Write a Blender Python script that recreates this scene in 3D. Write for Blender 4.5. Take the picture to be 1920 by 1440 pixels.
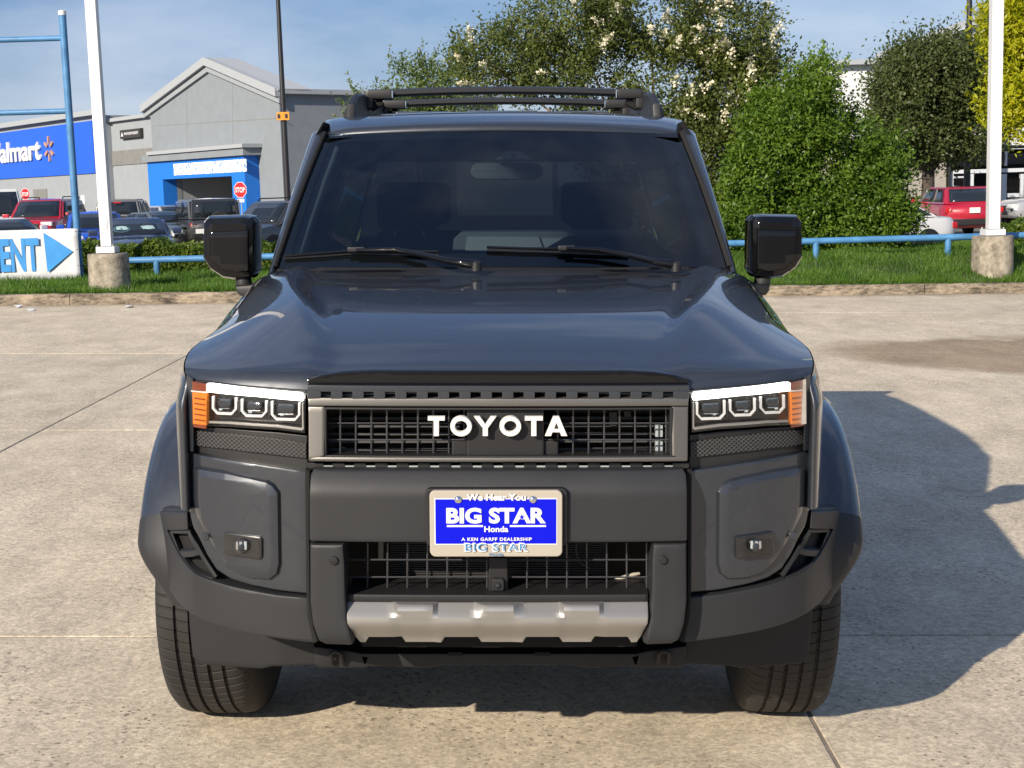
import bpy, bmesh, math, random
import numpy as np
from mathutils import Vector, Matrix
R = math.radians
scene = bpy.context.scene
for o in list(bpy.data.objects): bpy.data.objects.remove(o)
COL = scene.collection
random.seed(7)

# ------------------------------------------------------------------ camera
FPX = 2700.0                      # focal length in photo pixels (1920 wide)
SLOPE = R(1.5)                    # the near car park drains to the right
WM = Matrix.Rotation(SLOPE, 4, 'Y')            # car-park frame -> world
CAM_H, PITCH, ROLL = 1.58, R(7.8), R(-0.12)
CF = (Matrix.Translation((0, 0, CAM_H)) @ Matrix.Rotation(math.atan(4.5/FPX), 4, 'Z')
      @ Matrix.Rotation(R(90)-PITCH, 4, 'X') @ Matrix.Rotation(ROLL, 4, 'Z'))
cd = bpy.data.cameras.new('camera'); cam = bpy.data.objects.new('camera', cd); COL.objects.link(cam)
cd.sensor_width = 36; cd.lens = FPX/1920*36; cd.clip_start = .05; cd.clip_end = 4000
cam.matrix_world = WM @ CF
scene.camera = cam
scene.render.resolution_x, scene.render.resolution_y = 1024, 768

# ------------------------------------------------------------------ sky and sun
SHADOW_DIR = Vector((1.37, 1.93, -1.2)).normalized()      # the way sunlight travels
SUN_EL = math.asin(-SHADOW_DIR.z); SUN_AZ = math.atan2(-SHADOW_DIR.x, -SHADOW_DIR.y)
world = bpy.data.worlds.new('World'); scene.world = world; world.use_nodes = True
nt = world.node_tree; N = nt.nodes; LK = nt.links; N.clear()
sky = N.new('ShaderNodeTexSky'); sky.sky_type = 'NISHITA'; sky.sun_disc = False
sky.sun_elevation = SUN_EL; sky.sun_rotation = SUN_AZ
sky.air_density = 1.0; sky.dust_density = 1.0; sky.ozone_density = 3.0; sky.altitude = 100
tc = N.new('ShaderNodeTexCoord'); mp = N.new('ShaderNodeMapping'); mp.inputs['Scale'].default_value = (1, 1, 3.2)
mp.inputs['Location'].default_value = (1.3, .4, .2)
nz = N.new('ShaderNodeTexNoise'); nz.inputs['Scale'].default_value = 2.3; nz.inputs['Detail'].default_value = 7; nz.inputs['Roughness'].default_value = .55
cr = N.new('ShaderNodeValToRGB'); cr.color_ramp.elements[0].position = .46; cr.color_ramp.elements[1].position = .86
cr.color_ramp.elements[0].color = (0, 0, 0, 1); cr.color_ramp.elements[1].color = (.6, .6, .6, 1)
mx = N.new('ShaderNodeMix'); mx.data_type = 'RGBA'
mx.inputs['B'].default_value = (5.6, 5.7, 6.0, 1)
bg = N.new('ShaderNodeBackground'); bg.inputs['Strength'].default_value = .09
wo = N.new('ShaderNodeOutputWorld')
LK.new(tc.outputs['Generated'], mp.inputs['Vector']); LK.new(mp.outputs[0], nz.inputs['Vector'])
LK.new(nz.outputs['Fac'], cr.inputs['Fac']); LK.new(cr.outputs['Color'], mx.inputs['Factor'])
hz = N.new('ShaderNodeMix'); hz.data_type = 'RGBA'; hz.inputs['Factor'].default_value = .74; hz.inputs['B'].default_value = (.58, 1.0, 2.05, 1)
LK.new(sky.outputs[0], hz.inputs['A']); LK.new(hz.outputs['Result'], mx.inputs['A']); LK.new(mx.outputs['Result'], bg.inputs['Color']); LK.new(bg.outputs[0], wo.inputs['Surface'])
sl = bpy.data.lights.new('sun', 'SUN'); sl.energy = 3.2; sl.angle = R(.55); sl.color = (1, .885, .73)
so = bpy.data.objects.new('sun', sl); COL.objects.link(so); so.rotation_euler = SHADOW_DIR.to_track_quat('-Z', 'Y').to_euler()
so.location = (-20, -30, 20)
vs = scene.view_settings; vs.view_transform = 'Standard'; vs.look = 'None'; vs.gamma = 1; vs.exposure = 1.2; vs.use_curve_mapping = False
scene.cycles.max_bounces = 10; scene.cycles.transparent_max_bounces = 24

# ------------------------------------------------------------------ pixel helpers
def cray(px, py):
    return (CF.to_3x3() @ Vector(((px-960)/FPX, (720-py)/FPX, -1))).normalized()
X0, Y0 = -.039, 3.35              # the car's centre line and the face of its bumper
def cp(px, py, yc):
    """pixel -> car coordinates on the plane yc metres behind the bumper face"""
    d = cray(px, py); k = (Y0+yc)/d.y
    return (d.x*k-X0, CAM_H+d.z*k)
WO = (WM @ CF).translation
def wray(px, py): return (WM.to_3x3() @ cray(px, py))
def wp(px, py, Y):
    """pixel -> world point at distance Y"""
    d = wray(px, py); return WO+d*((Y-WO.y)/d.y)
def wplane(px, py, P, n):
    d = wray(px, py); return WO+d*((Vector(P)-WO).dot(Vector(n))/d.dot(Vector(n)))

# ------------------------------------------------------------------ interpolation
def curve(kn):
    xs = [k[0] for k in kn]; ys = [k[1] for k in kn]; n = len(xs)
    dl = [(ys[i+1]-ys[i])/(xs[i+1]-xs[i]) for i in range(n-1)]
    m = [dl[0]]+[0 if dl[i-1]*dl[i] <= 0 else 2*dl[i-1]*dl[i]/(dl[i-1]+dl[i]) for i in range(1, n-1)]+[dl[-1]]
    def f(x):
        if x <= xs[0]: return ys[0]+(x-xs[0])*m[0]
        if x >= xs[-1]: return ys[-1]+(x-xs[-1])*m[-1]
        i = max(j for j in range(n-1) if xs[j] <= x); h = xs[i+1]-xs[i]; t = (x-xs[i])/h
        return ((1+2*t)*(1-t)**2*ys[i]+t*(1-t)**2*h*m[i]+t*t*(3-2*t)*ys[i+1]+t*t*(t-1)*h*m[i+1])
    return f
def lerp(a, b, t): return a+(b-a)*t
def sstep(a, b, x):
    t = min(1, max(0, (x-a)/(b-a))); return t*t*(3-2*t)

# ------------------------------------------------------------------ materials
MATS = {}
def mat(name, col, rough=.5, metal=0, coat=0, var=.0, vscale=8, rvar=.0, bump=0, bscale=60, spec=.5, emit=None, estr=0, coat_rough=.03, coord='Object'):
    m = bpy.data.materials.new(name); m.use_nodes = True; t = m.node_tree; b = t.nodes['Principled BSDF']
    b.inputs['Base Color'].default_value = (*col, 1); b.inputs['Roughness'].default_value = rough
    b.inputs['Metallic'].default_value = metal; b.inputs['Coat Weight'].default_value = coat; b.inputs['Coat Roughness'].default_value = coat_rough
    b.inputs['Specular IOR Level'].default_value = spec
    if emit: b.inputs['Emission Color'].default_value = (*emit, 1); b.inputs['Emission Strength'].default_value = estr
    if var or rvar or bump:
        c = t.nodes.new('ShaderNodeTexCoord')
        n = t.nodes.new('ShaderNodeTexNoise'); n.inputs['Scale'].default_value = vscale; n.inputs['Detail'].default_value = 6; n.inputs['Roughness'].default_value = .6
        t.links.new(c.outputs[coord], n.inputs['Vector'])
        if var:
            r = t.nodes.new('ShaderNodeMapRange'); r.inputs['From Min'].default_value = .3; r.inputs['From Max'].default_value = .7
            r.inputs['To Min'].default_value = 1-var; r.inputs['To Max'].default_value = 1+var
            x = t.nodes.new('ShaderNodeMix'); x.data_type = 'RGBA'; x.blend_type = 'MULTIPLY'; x.inputs['Factor'].default_value = 1
            x.inputs['A'].default_value = (*col, 1)
            t.links.new(n.outputs['Fac'], r.inputs['Value']); t.links.new(r.outputs[0], x.inputs['B']); t.links.new(x.outputs['Result'], b.inputs['Base Color'])
        if rvar:
            r = t.nodes.new('ShaderNodeMapRange'); r.inputs['From Min'].default_value = .3; r.inputs['From Max'].default_value = .7
            r.inputs['To Min'].default_value = max(0, rough-rvar); r.inputs['To Max'].default_value = min(1, rough+rvar)
            t.links.new(n.outputs['Fac'], r.inputs['Value']); t.links.new(r.outputs[0], b.inputs['Roughness'])
        if bump:
            n2 = t.nodes.new('ShaderNodeTexNoise'); n2.inputs['Scale'].default_value = bscale; n2.inputs['Detail'].default_value = 3
            t.links.new(c.outputs[coord], n2.inputs['Vector'])
            bp = t.nodes.new('ShaderNodeBump'); bp.inputs['Strength'].default_value = bump; bp.inputs['Distance'].default_value = .01
            t.links.new(n2.outputs['Fac'], bp.inputs['Height']); t.links.new(bp.outputs[0], b.inputs['Normal'])
    MATS[name] = m; return m
def glassmat(name, tint, refl=(1, 1, 1), ior=1.5, rough=0):
    m = bpy.data.materials.new(name); m.use_nodes = True; t = m.node_tree; t.nodes.clear()
    o = t.nodes.new('ShaderNodeOutputMaterial'); a = t.nodes.new('ShaderNodeBsdfTransparent'); a.inputs[0].default_value = (*tint, 1)
    g = t.nodes.new('ShaderNodeBsdfGlossy'); g.inputs['Color'].default_value = (*refl, 1); g.inputs['Roughness'].default_value = rough
    f = t.nodes.new('ShaderNodeFresnel'); f.inputs['IOR'].default_value = ior
    x = t.nodes.new('ShaderNodeMixShader'); t.links.new(f.outputs[0], x.inputs[0]); t.links.new(a.outputs[0], x.inputs[1]); t.links.new(g.outputs[0], x.inputs[2]); t.links.new(x.outputs[0], o.inputs[0])
    MATS[name] = m; return m

# ------------------------------------------------------------------ objects
def tag(o, label=None, cat=None, group=None, kind=None):
    if label: o['label'] = label
    if cat: o['category'] = cat
    if group: o['group'] = group
    if kind: o['kind'] = kind
    return o
def empty(name, label, cat, loc=(0, 0, 0), rz=0, group=None):
    o = bpy.data.objects.new(name, None); COL.objects.link(o); o.location = loc; o.rotation_euler = (0, 0, rz); o.empty_display_size = .3
    return tag(o, label, cat, group)
def finish(bm, name, m, parent=None, angle=32, wn=True, recalc=True):
    if recalc: bmesh.ops.recalc_face_normals(bm, faces=bm.faces)
    me = bpy.data.meshes.new(name)
    for f in bm.faces: f.smooth = True
    for e in bm.edges:
        if len(e.link_faces) == 2 and e.calc_face_angle(0) > R(angle): e.smooth = False
    bm.to_mesh(me); bm.free()
    me.materials.append(MATS[m] if isinstance(m, str) else m)
    o = bpy.data.objects.new(name, me); COL.objects.link(o)
    if parent is not None: o.parent = parent
    if wn:
        w = o.modifiers.new('wn', 'WEIGHTED_NORMAL'); w.keep_sharp = True; w.weight = 70
    return o
def pydata(name, v, f, m, parent=None, smooth=False):
    me = bpy.data.meshes.new(name); me.from_pydata([tuple(map(float, q)) for q in v], [], f); me.update()
    if smooth: me.shade_smooth()
    me.materials.append(MATS[m] if isinstance(m, str) else m)
    o = bpy.data.objects.new(name, me); COL.objects.link(o)
    if parent is not None: o.parent = parent
    return o
def fast_polys(name, V, nper, m, parent=None):
    """V: (n, nper, 3) array, one polygon for each row"""
    n = V.shape[0]; me = bpy.data.meshes.new(name)
    me.vertices.add(n*nper); me.vertices.foreach_set('co', V.reshape(-1).astype(np.float32))
    me.loops.add(n*nper); me.loops.foreach_set('vertex_index', np.arange(n*nper, dtype=np.int32))
    me.polygons.add(n); me.polygons.foreach_set('loop_start', np.arange(0, n*nper, nper, dtype=np.int32))
    me.update(calc_edges=True); me.validate()
    me.materials.append(MATS[m] if isinstance(m, str) else m)
    o = bpy.data.objects.new(name, me); COL.objects.link(o)
    if parent is not None: o.parent = parent
    return o
def bbox(bm, c, s, rot=None, bev=0, seg=2):
    """a box of size s at c, in bm"""
    M = Matrix.Translation(c) @ (rot or Matrix()) @ Matrix.Diagonal((*s, 1))
    g = bmesh.ops.create_cube(bm, size=1, matrix=M)
    if bev:
        es = list({e for v in g['verts'] for e in v.link_edges})
        bmesh.ops.bevel(bm, geom=es, offset=bev, segments=seg, profile=.6, affect='EDGES', clamp_overlap=True)
def box(name, c, s, m, parent=None, bev=0, rot=None, seg=2):
    bm = bmesh.new(); bbox(bm, c, s, rot, bev, seg); return finish(bm, name, m, parent)
def tube(bm, pts, r, n=8, caps=True):
    pts = [Vector(p) for p in pts]; rings = []
    for i, p in enumerate(pts):
        d = (pts[min(i+1, len(pts)-1)]-pts[max(i-1, 0)]).normalized()
        a = d.cross(Vector((0, 0, 1)) if abs(d.z) < .9 else Vector((1, 0, 0))).normalized(); b = d.cross(a)
        rr = r[i] if isinstance(r, (list, tuple)) else r
        rings.append([bm.verts.new(p+(a*math.cos(2*math.pi*k/n)+b*math.sin(2*math.pi*k/n))*rr) for k in range(n)])
    for A, B in zip(rings, rings[1:]):
        for k in range(n): bm.faces.new((A[k], A[(k+1) % n], B[(k+1) % n], B[k]))
    if caps: bm.faces.new(rings[0]); bm.faces.new(rings[-1])
def pipe(name, pts, r, m, parent=None, n=10):
    bm = bmesh.new(); tube(bm, pts, r, n); return finish(bm, name, m, parent, angle=50)
def lathe(bm, prof, M=Matrix(), n=32):
    """prof: (radius, height) list turned about local Z"""
    rings = []
    for r, h in prof:
        rings.append([bm.verts.new(M @ Vector((r*math.cos(2*math.pi*k/n), r*math.sin(2*math.pi*k/n), h))) for k in range(n)])
    for A, B in zip(rings, rings[1:]):
        for k in range(n): bm.faces.new((A[k], A[(k+1) % n], B[(k+1) % n], B[k]))
    if prof[0][0] < 1e-4 or True: bm.faces.new(rings[0])
    bm.faces.new(rings[-1])
def loft(name, rows, m, parent=None, solid=0, angle=40, flip=False, closed=False):
    bm = bmesh.new(); V = [[bm.verts.new(p) for p in r] for r in rows]
    for A, B in zip(V, V[1:]):
        n = len(A)
        for k in range(n if closed else n-1):
            q = (A[k], A[(k+1) % n], B[(k+1) % n], B[k])
            try: bm.faces.new(q)
            except ValueError: pass
    bmesh.ops.remove_doubles(bm, verts=bm.verts, dist=1e-5)
    o = finish(bm, name, m, parent, angle, wn=False)
    if solid:
        s = o.modifiers.new('s', 'SOLIDIFY'); s.thickness = solid; s.offset = 0
    return o
def panel(name, outline, ymap, depth, bev, m, parent=None, step=.035, bevd=None, mirror=1, angle=32, zstep=None):
    """a plate cut to an outline in (x, z), curved by y = ymap(x, z), with a rounded rim and real thickness"""
    bm = bmesh.new(); bevd = bev if bevd is None else bevd
    vs_ = [bm.verts.new((x, 0, z)) for x, z in outline]
    f = bm.faces.new(vs_); bm.normal_update()
    if f.normal.y > 0: bmesh.ops.reverse_faces(bm, faces=[f]); bm.normal_update()
    def bring():
        return [v for v in bm.verts if any(len(e.link_faces) == 1 for e in v.link_edges)]
    if bev:
        core = [f]
        for th, in ((.3*bev,), (.7*bev,)):
            bmesh.ops.inset_region(bm, faces=core, thickness=th, use_boundary=True, use_even_offset=True)
        rim = bring()
        for v in rim: v.co.y = bevd
        ring1 = {e.other_vert(v) for v in rim for e in v.link_edges}-set(rim)
        for v in ring1: v.co.y = .28*bevd
    be = [e for e in bm.edges if len(e.link_faces) == 1]
    if depth:
        g = bmesh.ops.extrude_edge_only(bm, edges=be)
        for v in g['geom']:
            if isinstance(v, bmesh.types.BMVert): v.co.y = bevd+depth
    xs = [p[0] for p in outline]; zs = [p[1] for p in outline]
    if step:
        k = math.floor(min(xs)/step)+1
        while k*step < max(xs)-1e-4:
            bmesh.ops.bisect_plane(bm, geom=bm.verts[:]+bm.edges[:]+bm.faces[:], plane_co=(k*step+1e-5, 0, 0), plane_no=(1, 0, 0), dist=1e-6); k += 1
        zt = zstep or step; k = math.floor(min(zs)/zt)+1
        while k*zt < max(zs)-1e-4:
            bmesh.ops.bisect_plane(bm, geom=bm.verts[:]+bm.edges[:]+bm.faces[:], plane_co=(0, 0, k*zt+1e-5), plane_no=(0, 0, 1), dist=1e-6); k += 1
    for v in bm.verts: v.co.y += ymap(v.co.x, v.co.z)
    if mirror < 0:
        for v in bm.verts: v.co.x *= -1
    return finish(bm, name, m, parent, angle)
def rrect(x0, z0, x1, z1, r, n=4):
    P = []
    for cx, cz, a in ((x1-r, z1-r, 0), (x0+r, z1-r, 90), (x0+r, z0+r, 180), (x1-r, z0+r, 270)):
        for k in range(n+1):
            t = R(a+90*k/n); P.append((cx+r*math.cos(t), cz+r*math.sin(t)))
    return P
def text(name, s, x0, x1, z0, z1, y, m, parent, ext=.002, bold=.0, M=None, space=1.0):
    """lettering fitted to a box in the plane y; faces -Y"""
    c = bpy.data.curves.new('t', 'FONT'); c.body = s; c.extrude = .01; c.offset = bold; c.space_character = space; c.resolution_u = 4
    o = bpy.data.objects.new('t', c); COL.objects.link(o); dg = bpy.context.evaluated_depsgraph_get()
    me = bpy.data.meshes.new_from_object(o.evaluated_get(dg)); bpy.data.objects.remove(o); bpy.data.curves.remove(c)
    n = len(me.vertices); a = np.empty(n*3, np.float32); me.vertices.foreach_get('co', a); a = a.reshape(-1, 3)
    lo = a.min(0); hi = a.max(0); b = np.empty_like(a)
    b[:, 0] = x0+(a[:, 0]-lo[0])/(hi[0]-lo[0])*(x1-x0)
    b[:, 2] = z0+(a[:, 1]-lo[1])/(hi[1]-lo[1])*(z1-z0)
    b[:, 1] = y-(a[:, 2]-lo[2])/(hi[2]-lo[2])*ext
    if M is not None: b = np.array([M @ Vector(q) for q in b.astype(float)], np.float32)
    me.vertices.foreach_set('co', b.reshape(-1)); me.name = name; me.materials.clear(); me.materials.append(MATS[m]); me.update()
    o = bpy.data.objects.new(name, me); COL.objects.link(o); o.parent = parent; return o
# ================================================================== the SUV
mat('car_paint', (.025, .0295, .0385), rough=.38, metal=.35, coat=1, coat_rough=.02, rvar=.04, vscale=30)
mat('grey_plastic', (.0195, .0205, .023), rough=.50, spec=.35, bump=.12, bscale=900, var=.06, vscale=5, rvar=.05)
mat('dark_plastic', (.013, .013, .0145), rough=.5, spec=.35, bump=.1, bscale=700, var=.1)
mat('black_trim', (.012, .012, .013), rough=.45)
mat('gloss_black', (.004, .004, .005), rough=.04, spec=.45)
mat('grille_bronze', (.15, .143, .133), rough=.40, metal=.75, bump=.05, bscale=1500)
mat('skid_silver', (.36, .352, .34), rough=.46, metal=.75, bump=.05, bscale=1500)
mat('letter_white', (.62, .61, .58), rough=.4)
mat('wire', (.045, .045, .05), rough=.3, coat=.5)
mat('void', (.004, .004, .004), rough=.9)
mat('radiator', (.02, .02, .021), rough=.6)
mat('lamp_black', (.012, .012, .013), rough=.25, coat=.6)
mat('drl', (.9, .9, .9), rough=.3, emit=(1, 1, .93), estr=2.6)
mat('cup', (.5, .5, .5), rough=.3, emit=(1, 1, .95), estr=.03)
mat('chrome', (.75, .76, .78), rough=.12, metal=1)
mat('lens_bead', (.02, .024, .03), rough=.04, spec=.7)
mat('amber', (.55, .13, .008), rough=.25, coat=.8, emit=(1, .28, .01), estr=.12)
mat('amber_dark', (.16, .028, .006), rough=.2, coat=.8)
mat('tan_plate', (.36, .33, .275), rough=.45, spec=.3, bump=.04, bscale=400)
mat('plate_blue', (.001, .004, .50), rough=.5, spec=.15)
mat('plate_white', (.62, .62, .63), rough=.5, spec=.2)
mat('plate_teal', (.03, .19, .42), rough=.4)
mat('rubber', (.016, .016, .017), rough=.75, bump=.15, bscale=300, var=.15)
mat('rim', (.12, .12, .125), rough=.3, metal=.8)
mat('cabin', (.13, .15, .16), rough=.7, var=.1, vscale=4)
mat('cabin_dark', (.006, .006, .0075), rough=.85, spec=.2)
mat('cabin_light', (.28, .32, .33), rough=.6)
mat('frit', (.006, .006, .008), rough=.6)
glassmat('windscreen', (.40, .46, .49), ior=1.6)
glassmat('tint_glass', (.06, .065, .07), ior=1.52)
glassmat('lamp_glass', (.93, .93, .93), ior=1.33)
def ribbed(name, col, col2, fx, fz, rough=.5):
    m = mat(name, col, rough); t = m.node_tree; b = t.nodes['Principled BSDF']
    c = t.nodes.new('ShaderNodeTexCoord'); s = t.nodes.new('ShaderNodeSeparateXYZ'); t.links.new(c.outputs['Object'], s.inputs[0])
    w = []
    for sg in (1, -1):
        a = t.nodes.new('ShaderNodeMath'); a.operation = 'MULTIPLY_ADD'; a.inputs[1].default_value = fx
        z = t.nodes.new('ShaderNodeMath'); z.operation = 'MULTIPLY'; z.inputs[1].default_value = fz*sg
        t.links.new(s.outputs['Z'], z.inputs[0]); t.links.new(s.outputs['X'], a.inputs[0]); t.links.new(z.outputs[0], a.inputs[2])
        q = t.nodes.new('ShaderNodeMath'); q.operation = 'SINE'; t.links.new(a.outputs[0], q.inputs[0]); w.append(q)
    mx_ = t.nodes.new('ShaderNodeMath'); mx_.operation = 'MAXIMUM'; t.links.new(w[0].outputs[0], mx_.inputs[0]); t.links.new(w[1].outputs[0], mx_.inputs[1])
    r = t.nodes.new('ShaderNodeMapRange'); r.inputs['From Min'].default_value = .1; r.inputs['From Max'].default_value = .75; t.links.new(mx_.outputs[0], r.inputs['Value'])
    x = t.nodes.new('ShaderNodeMix'); x.data_type = 'RGBA'; x.inputs['A'].default_value = (*col2, 1); x.inputs['B'].default_value = (*col, 1)
    t.links.new(r.outputs[0], x.inputs['Factor']); t.links.new(x.outputs['Result'], b.inputs['Base Color'])
    bp = t.nodes.new('ShaderNodeBump'); bp.inputs['Strength'].default_value = .8; bp.inputs['Distance'].default_value = .003
    t.links.new(r.outputs[0], bp.inputs['Height']); t.links.new(bp.outputs[0], b.inputs['Normal'])
ribbed('honeycomb', (.05, .05, .052), (.004, .004, .004), 520, 620)

car = bpy.data.objects.new('suv', None); COL.objects.link(car)
tag(car, 'large dark grey boxy SUV with lit headlights parked on the concrete, facing the viewer', 'car')
YC = 2.4
car.matrix_world = WM @ Matrix.Translation((X0, Y0+YC, 0))
def part(o):
    """a direct part of the SUV: meshes are modelled from the bumper face backwards"""
    o.parent = car; o.location = (0, -YC, 0); return o

# plan curve of the nose: how far back the surface lies at half-width x
F = curve([(0, 0), (.25, .003), (.45, .012), (.60, .038), (.70, .078), (.76, .122), (.80, .185), (.86, .30), (.92, .42), (.97, .52), (1.01, .66), (1.03, .8)])
def T(px, py, off=0.):
    """pixel -> (x, z) on the nose surface moved back by off"""
    y = .1
    for _ in range(12):
        x, z = cp(px, py, y); y = .5*y+.5*(F(min(abs(x), 1.03))+off)
    return (x, z)
def TT(pts, off=0.): return [T(a, b, off) for a, b in pts]
def Fm(off, tuck=0, zr=.6, pw=1.6, lean=0):
    return lambda x, z: F(min(abs(x), 1.03))+off+(tuck*max(0, zr-z)**pw if tuck else 0)+lean*(z-.9)
SIDES = (1, -1)

# ---- hood
ZC = curve([(.07, 1.098), (.082, 1.126), (.10, 1.146), (.2, 1.178), (.35, 1.221), (.52, 1.262), (.60, 1.2745), (.70, 1.285), (.9, 1.300), (1.1, 1.313), (1.28, 1.324)])
ZE = curve([(.07, 1.098), (.082, 1.122), (.10, 1.136), (.35, 1.170), (.7, 1.212), (1.0, 1.252), (1.28, 1.286)])
BX = curve([(.15, .777), (.20, .798), (.28, .822), (.42, .855), (.6, .872), (.9, .885), (1.4, .895), (2.5, .905), (3.8, .905), (4.5, .885), (4.8, .84)])
HF, HR = F(.765)+.052, 1.372
def ZEy(y): return ZE(max(.079, lerp(.07, 1.28, min(1.0, (y-HF)/(HR-HF)))))
def SX(y, z):
    """half-width of the body side"""
    zt = ZEy(y); b = BX(y)
    t = max(0, (z-(zt-.17))/.17); b -= lerp(lerp(.012, .105, sstep(.12, .80, y)), .05, sstep(1.36, 1.75, y))*min(t, 1.2)**2.1
    return b-max(0, .62-z)*.12
def hood_edge(y): return SX(y, ZEy(y))-.003
def hood_pt(u, t):
    """u -1..1 across, t 0..1 front to rear"""
    a = abs(u)
    yf = F(a*.765)+.052; yr = 1.262+.11*a**2.5
    y = lerp(yf, yr, t); q = lerp(.07, 1.28, t)
    x = a*hood_edge(max(y, .178))
    xr = lerp(.47, .66, sstep(.15, 1.15, q)); rec = .005+.017*sstep(.22, .60, q)
    zc, ze = ZC(q), ZE(q); xe = hood_edge(max(y, .178))
    inner = xr-.075
    if x < inner: z = zc-rec-.012*(x/inner)**2*(1-t)
    elif x < xr:
        s = sstep(inner, xr, x); z = lerp(zc-rec-.012*(1-t), zc-.010*(1-t)+.002, s)
    else:
        s = (x-xr)/max(.02, xe-xr); z = lerp(zc-.010*(1-t)+.002, ze, s**1.35)
    return Vector((math.copysign(x, u), y, z))
us = [k/44 for k in range(-44, 45)]
ts = [.002*k for k in range(20)]+[.04+.96*k/44 for k in range(45)]
rows = []
for t in ts: rows.append([hood_pt(u, t) for u in us])
lip = []
for u in us:
    p = hood_pt(u, 0); lip.append(Vector((p.x, p.y+.03, p.z-.012)))
rows.insert(0, lip)
part(loft('hood', rows, 'car_paint', angle=179))
part(panel('hood_lip', TT([(574, 712), (600, 703), (640, 697), (700, 694.5), (1168, 694.5), (1228, 697), (1268, 703), (1294, 712), (1290, 722), (578, 722)], .045), Fm(.045), .02, .004, 'gloss_black'))  # hood's tucked front face; its dark reflection is put into the black colour
def hood_z(x, y): 
    return hood_pt(x/.77, (y-.08)/1.19).z
# washer nozzles and badge glint on the hood
# ---- front fenders (body side up to the door) with arch cut-outs
AX, AZ, AR = .92, .405, .505
def side_panel(name, y0, y1, ztop, m, arches, sgn, zbot=.42):
    pts = []
    n = 26
    ys = [lerp(y0, y1, k/n) for k in range(n+1)]
    for y in ys: pts.append((y, ztop(y)))
    pts.append((y1, zbot))
    cur = y1
    for (ay, r) in arches:
        h = math.sqrt(max(0, r*r-(zbot-AZ)**2))
        if ay+h < y1-.01: pts.append((min(ay+h, y1), zbot))
        a0 = math.asin((zbot-AZ)/r)
        for k in range(1, 25):
            a = lerp(a0, math.pi-a0, k/25)
            yy = ay+r*math.cos(a)
            if y0+.005 < yy < y1: pts.append((yy, AZ+r*math.sin(a)))
        if ay-h > y0+.01: pts.append((ay-h, zbot))
    if all(ay-math.sqrt(r*r-(zbot-AZ)**2) > y0 for ay, r in arches): pts.append((y0, zbot))
    bm = bmesh.new(); f = bm.faces.new([bm.verts.new((0, y, z)) for y, z in pts])
    for ax_, lo, hi, st in ((1, y0, y1, .05), (2, zbot, 1.4, .035)):
        k = math.floor(lo/st)+1
        while k*st < hi:
            co = [0, 0, 0]; no = [0, 0, 0]; co[ax_] = k*st+1e-5; no[ax_] = 1
            bmesh.ops.bisect_plane(bm, geom=bm.verts[:]+bm.edges[:]+bm.faces[:], plane_co=co, plane_no=no, dist=1e-6); k += 1
    for v in bm.verts: v.co.x = sgn*SX(v.co.y, v.co.z)
    return finish(bm, name, m, None, 60, wn=False)
for s in SIDES:
    part(side_panel('front_fender', .17, 1.36, lambda y: ZEy(y)-.002, 'car_paint', [(AX, AR+.03)], s, .78))
    part(side_panel('body_side', 1.365, 4.75, lambda y: 1.245+.02*(y-1.36)/3.4, 'car_paint', [(AX+2.85, AR+.02)], s))
    # shut lines of the doors
    for y in (2.42, 3.30):
        part(box('door_gap', (s*(.904), y, .85), (.006, .006, .76), 'void'))
    for y in (2.25, 3.15):
        part(box('door_handle', (s*.925, y, 1.08), (.03, .2, .03), 'car_paint', bev=.01))
# ---- wheel-arch flares, swept round each wheel
def flare(name, m, ay, a0, a1, sgn, wide=1.0):
    prof = [(.585, .855), (.578, .880), (.566, .915), (.552, .950), (.536, .972), (.515, .982), (.490, .985), (.476, .981), (.470, .970), (.468, .93)]
    rows = []; n = 40
    for k in range(n+1):
        a = lerp(a0, a1, k/n); ca, sa = math.cos(a), math.sin(a)
        tp = 1-(.11*sstep(R(26), R(2), a) if a < R(26) else 0)
        rows.append([Vector((sgn*(x*wide*tp), ay-(r*ca)*1.0, AZ+r*sa*1.02)) for r, x in prof])
    return loft(name, rows, m, angle=60)
for s in SIDES:
    part(flare('wheel_arch_flare', 'car_paint', AX, R(32), R(182), s))
    part(flare('wheel_arch_flare', 'car_paint', AX+2.85, R(0), R(180), s))
    for ay in (AX, AX+2.85):                               # arch liner
        rows = []
        for k in range(25):
            a = lerp(R(34), R(188), k/24)
            rows.append([Vector((s*x, ay-.472*math.cos(a), AZ+.472*math.sin(a))) for x in (.955, .60)])
        part(loft('arch_liner', rows, 'void'))
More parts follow.
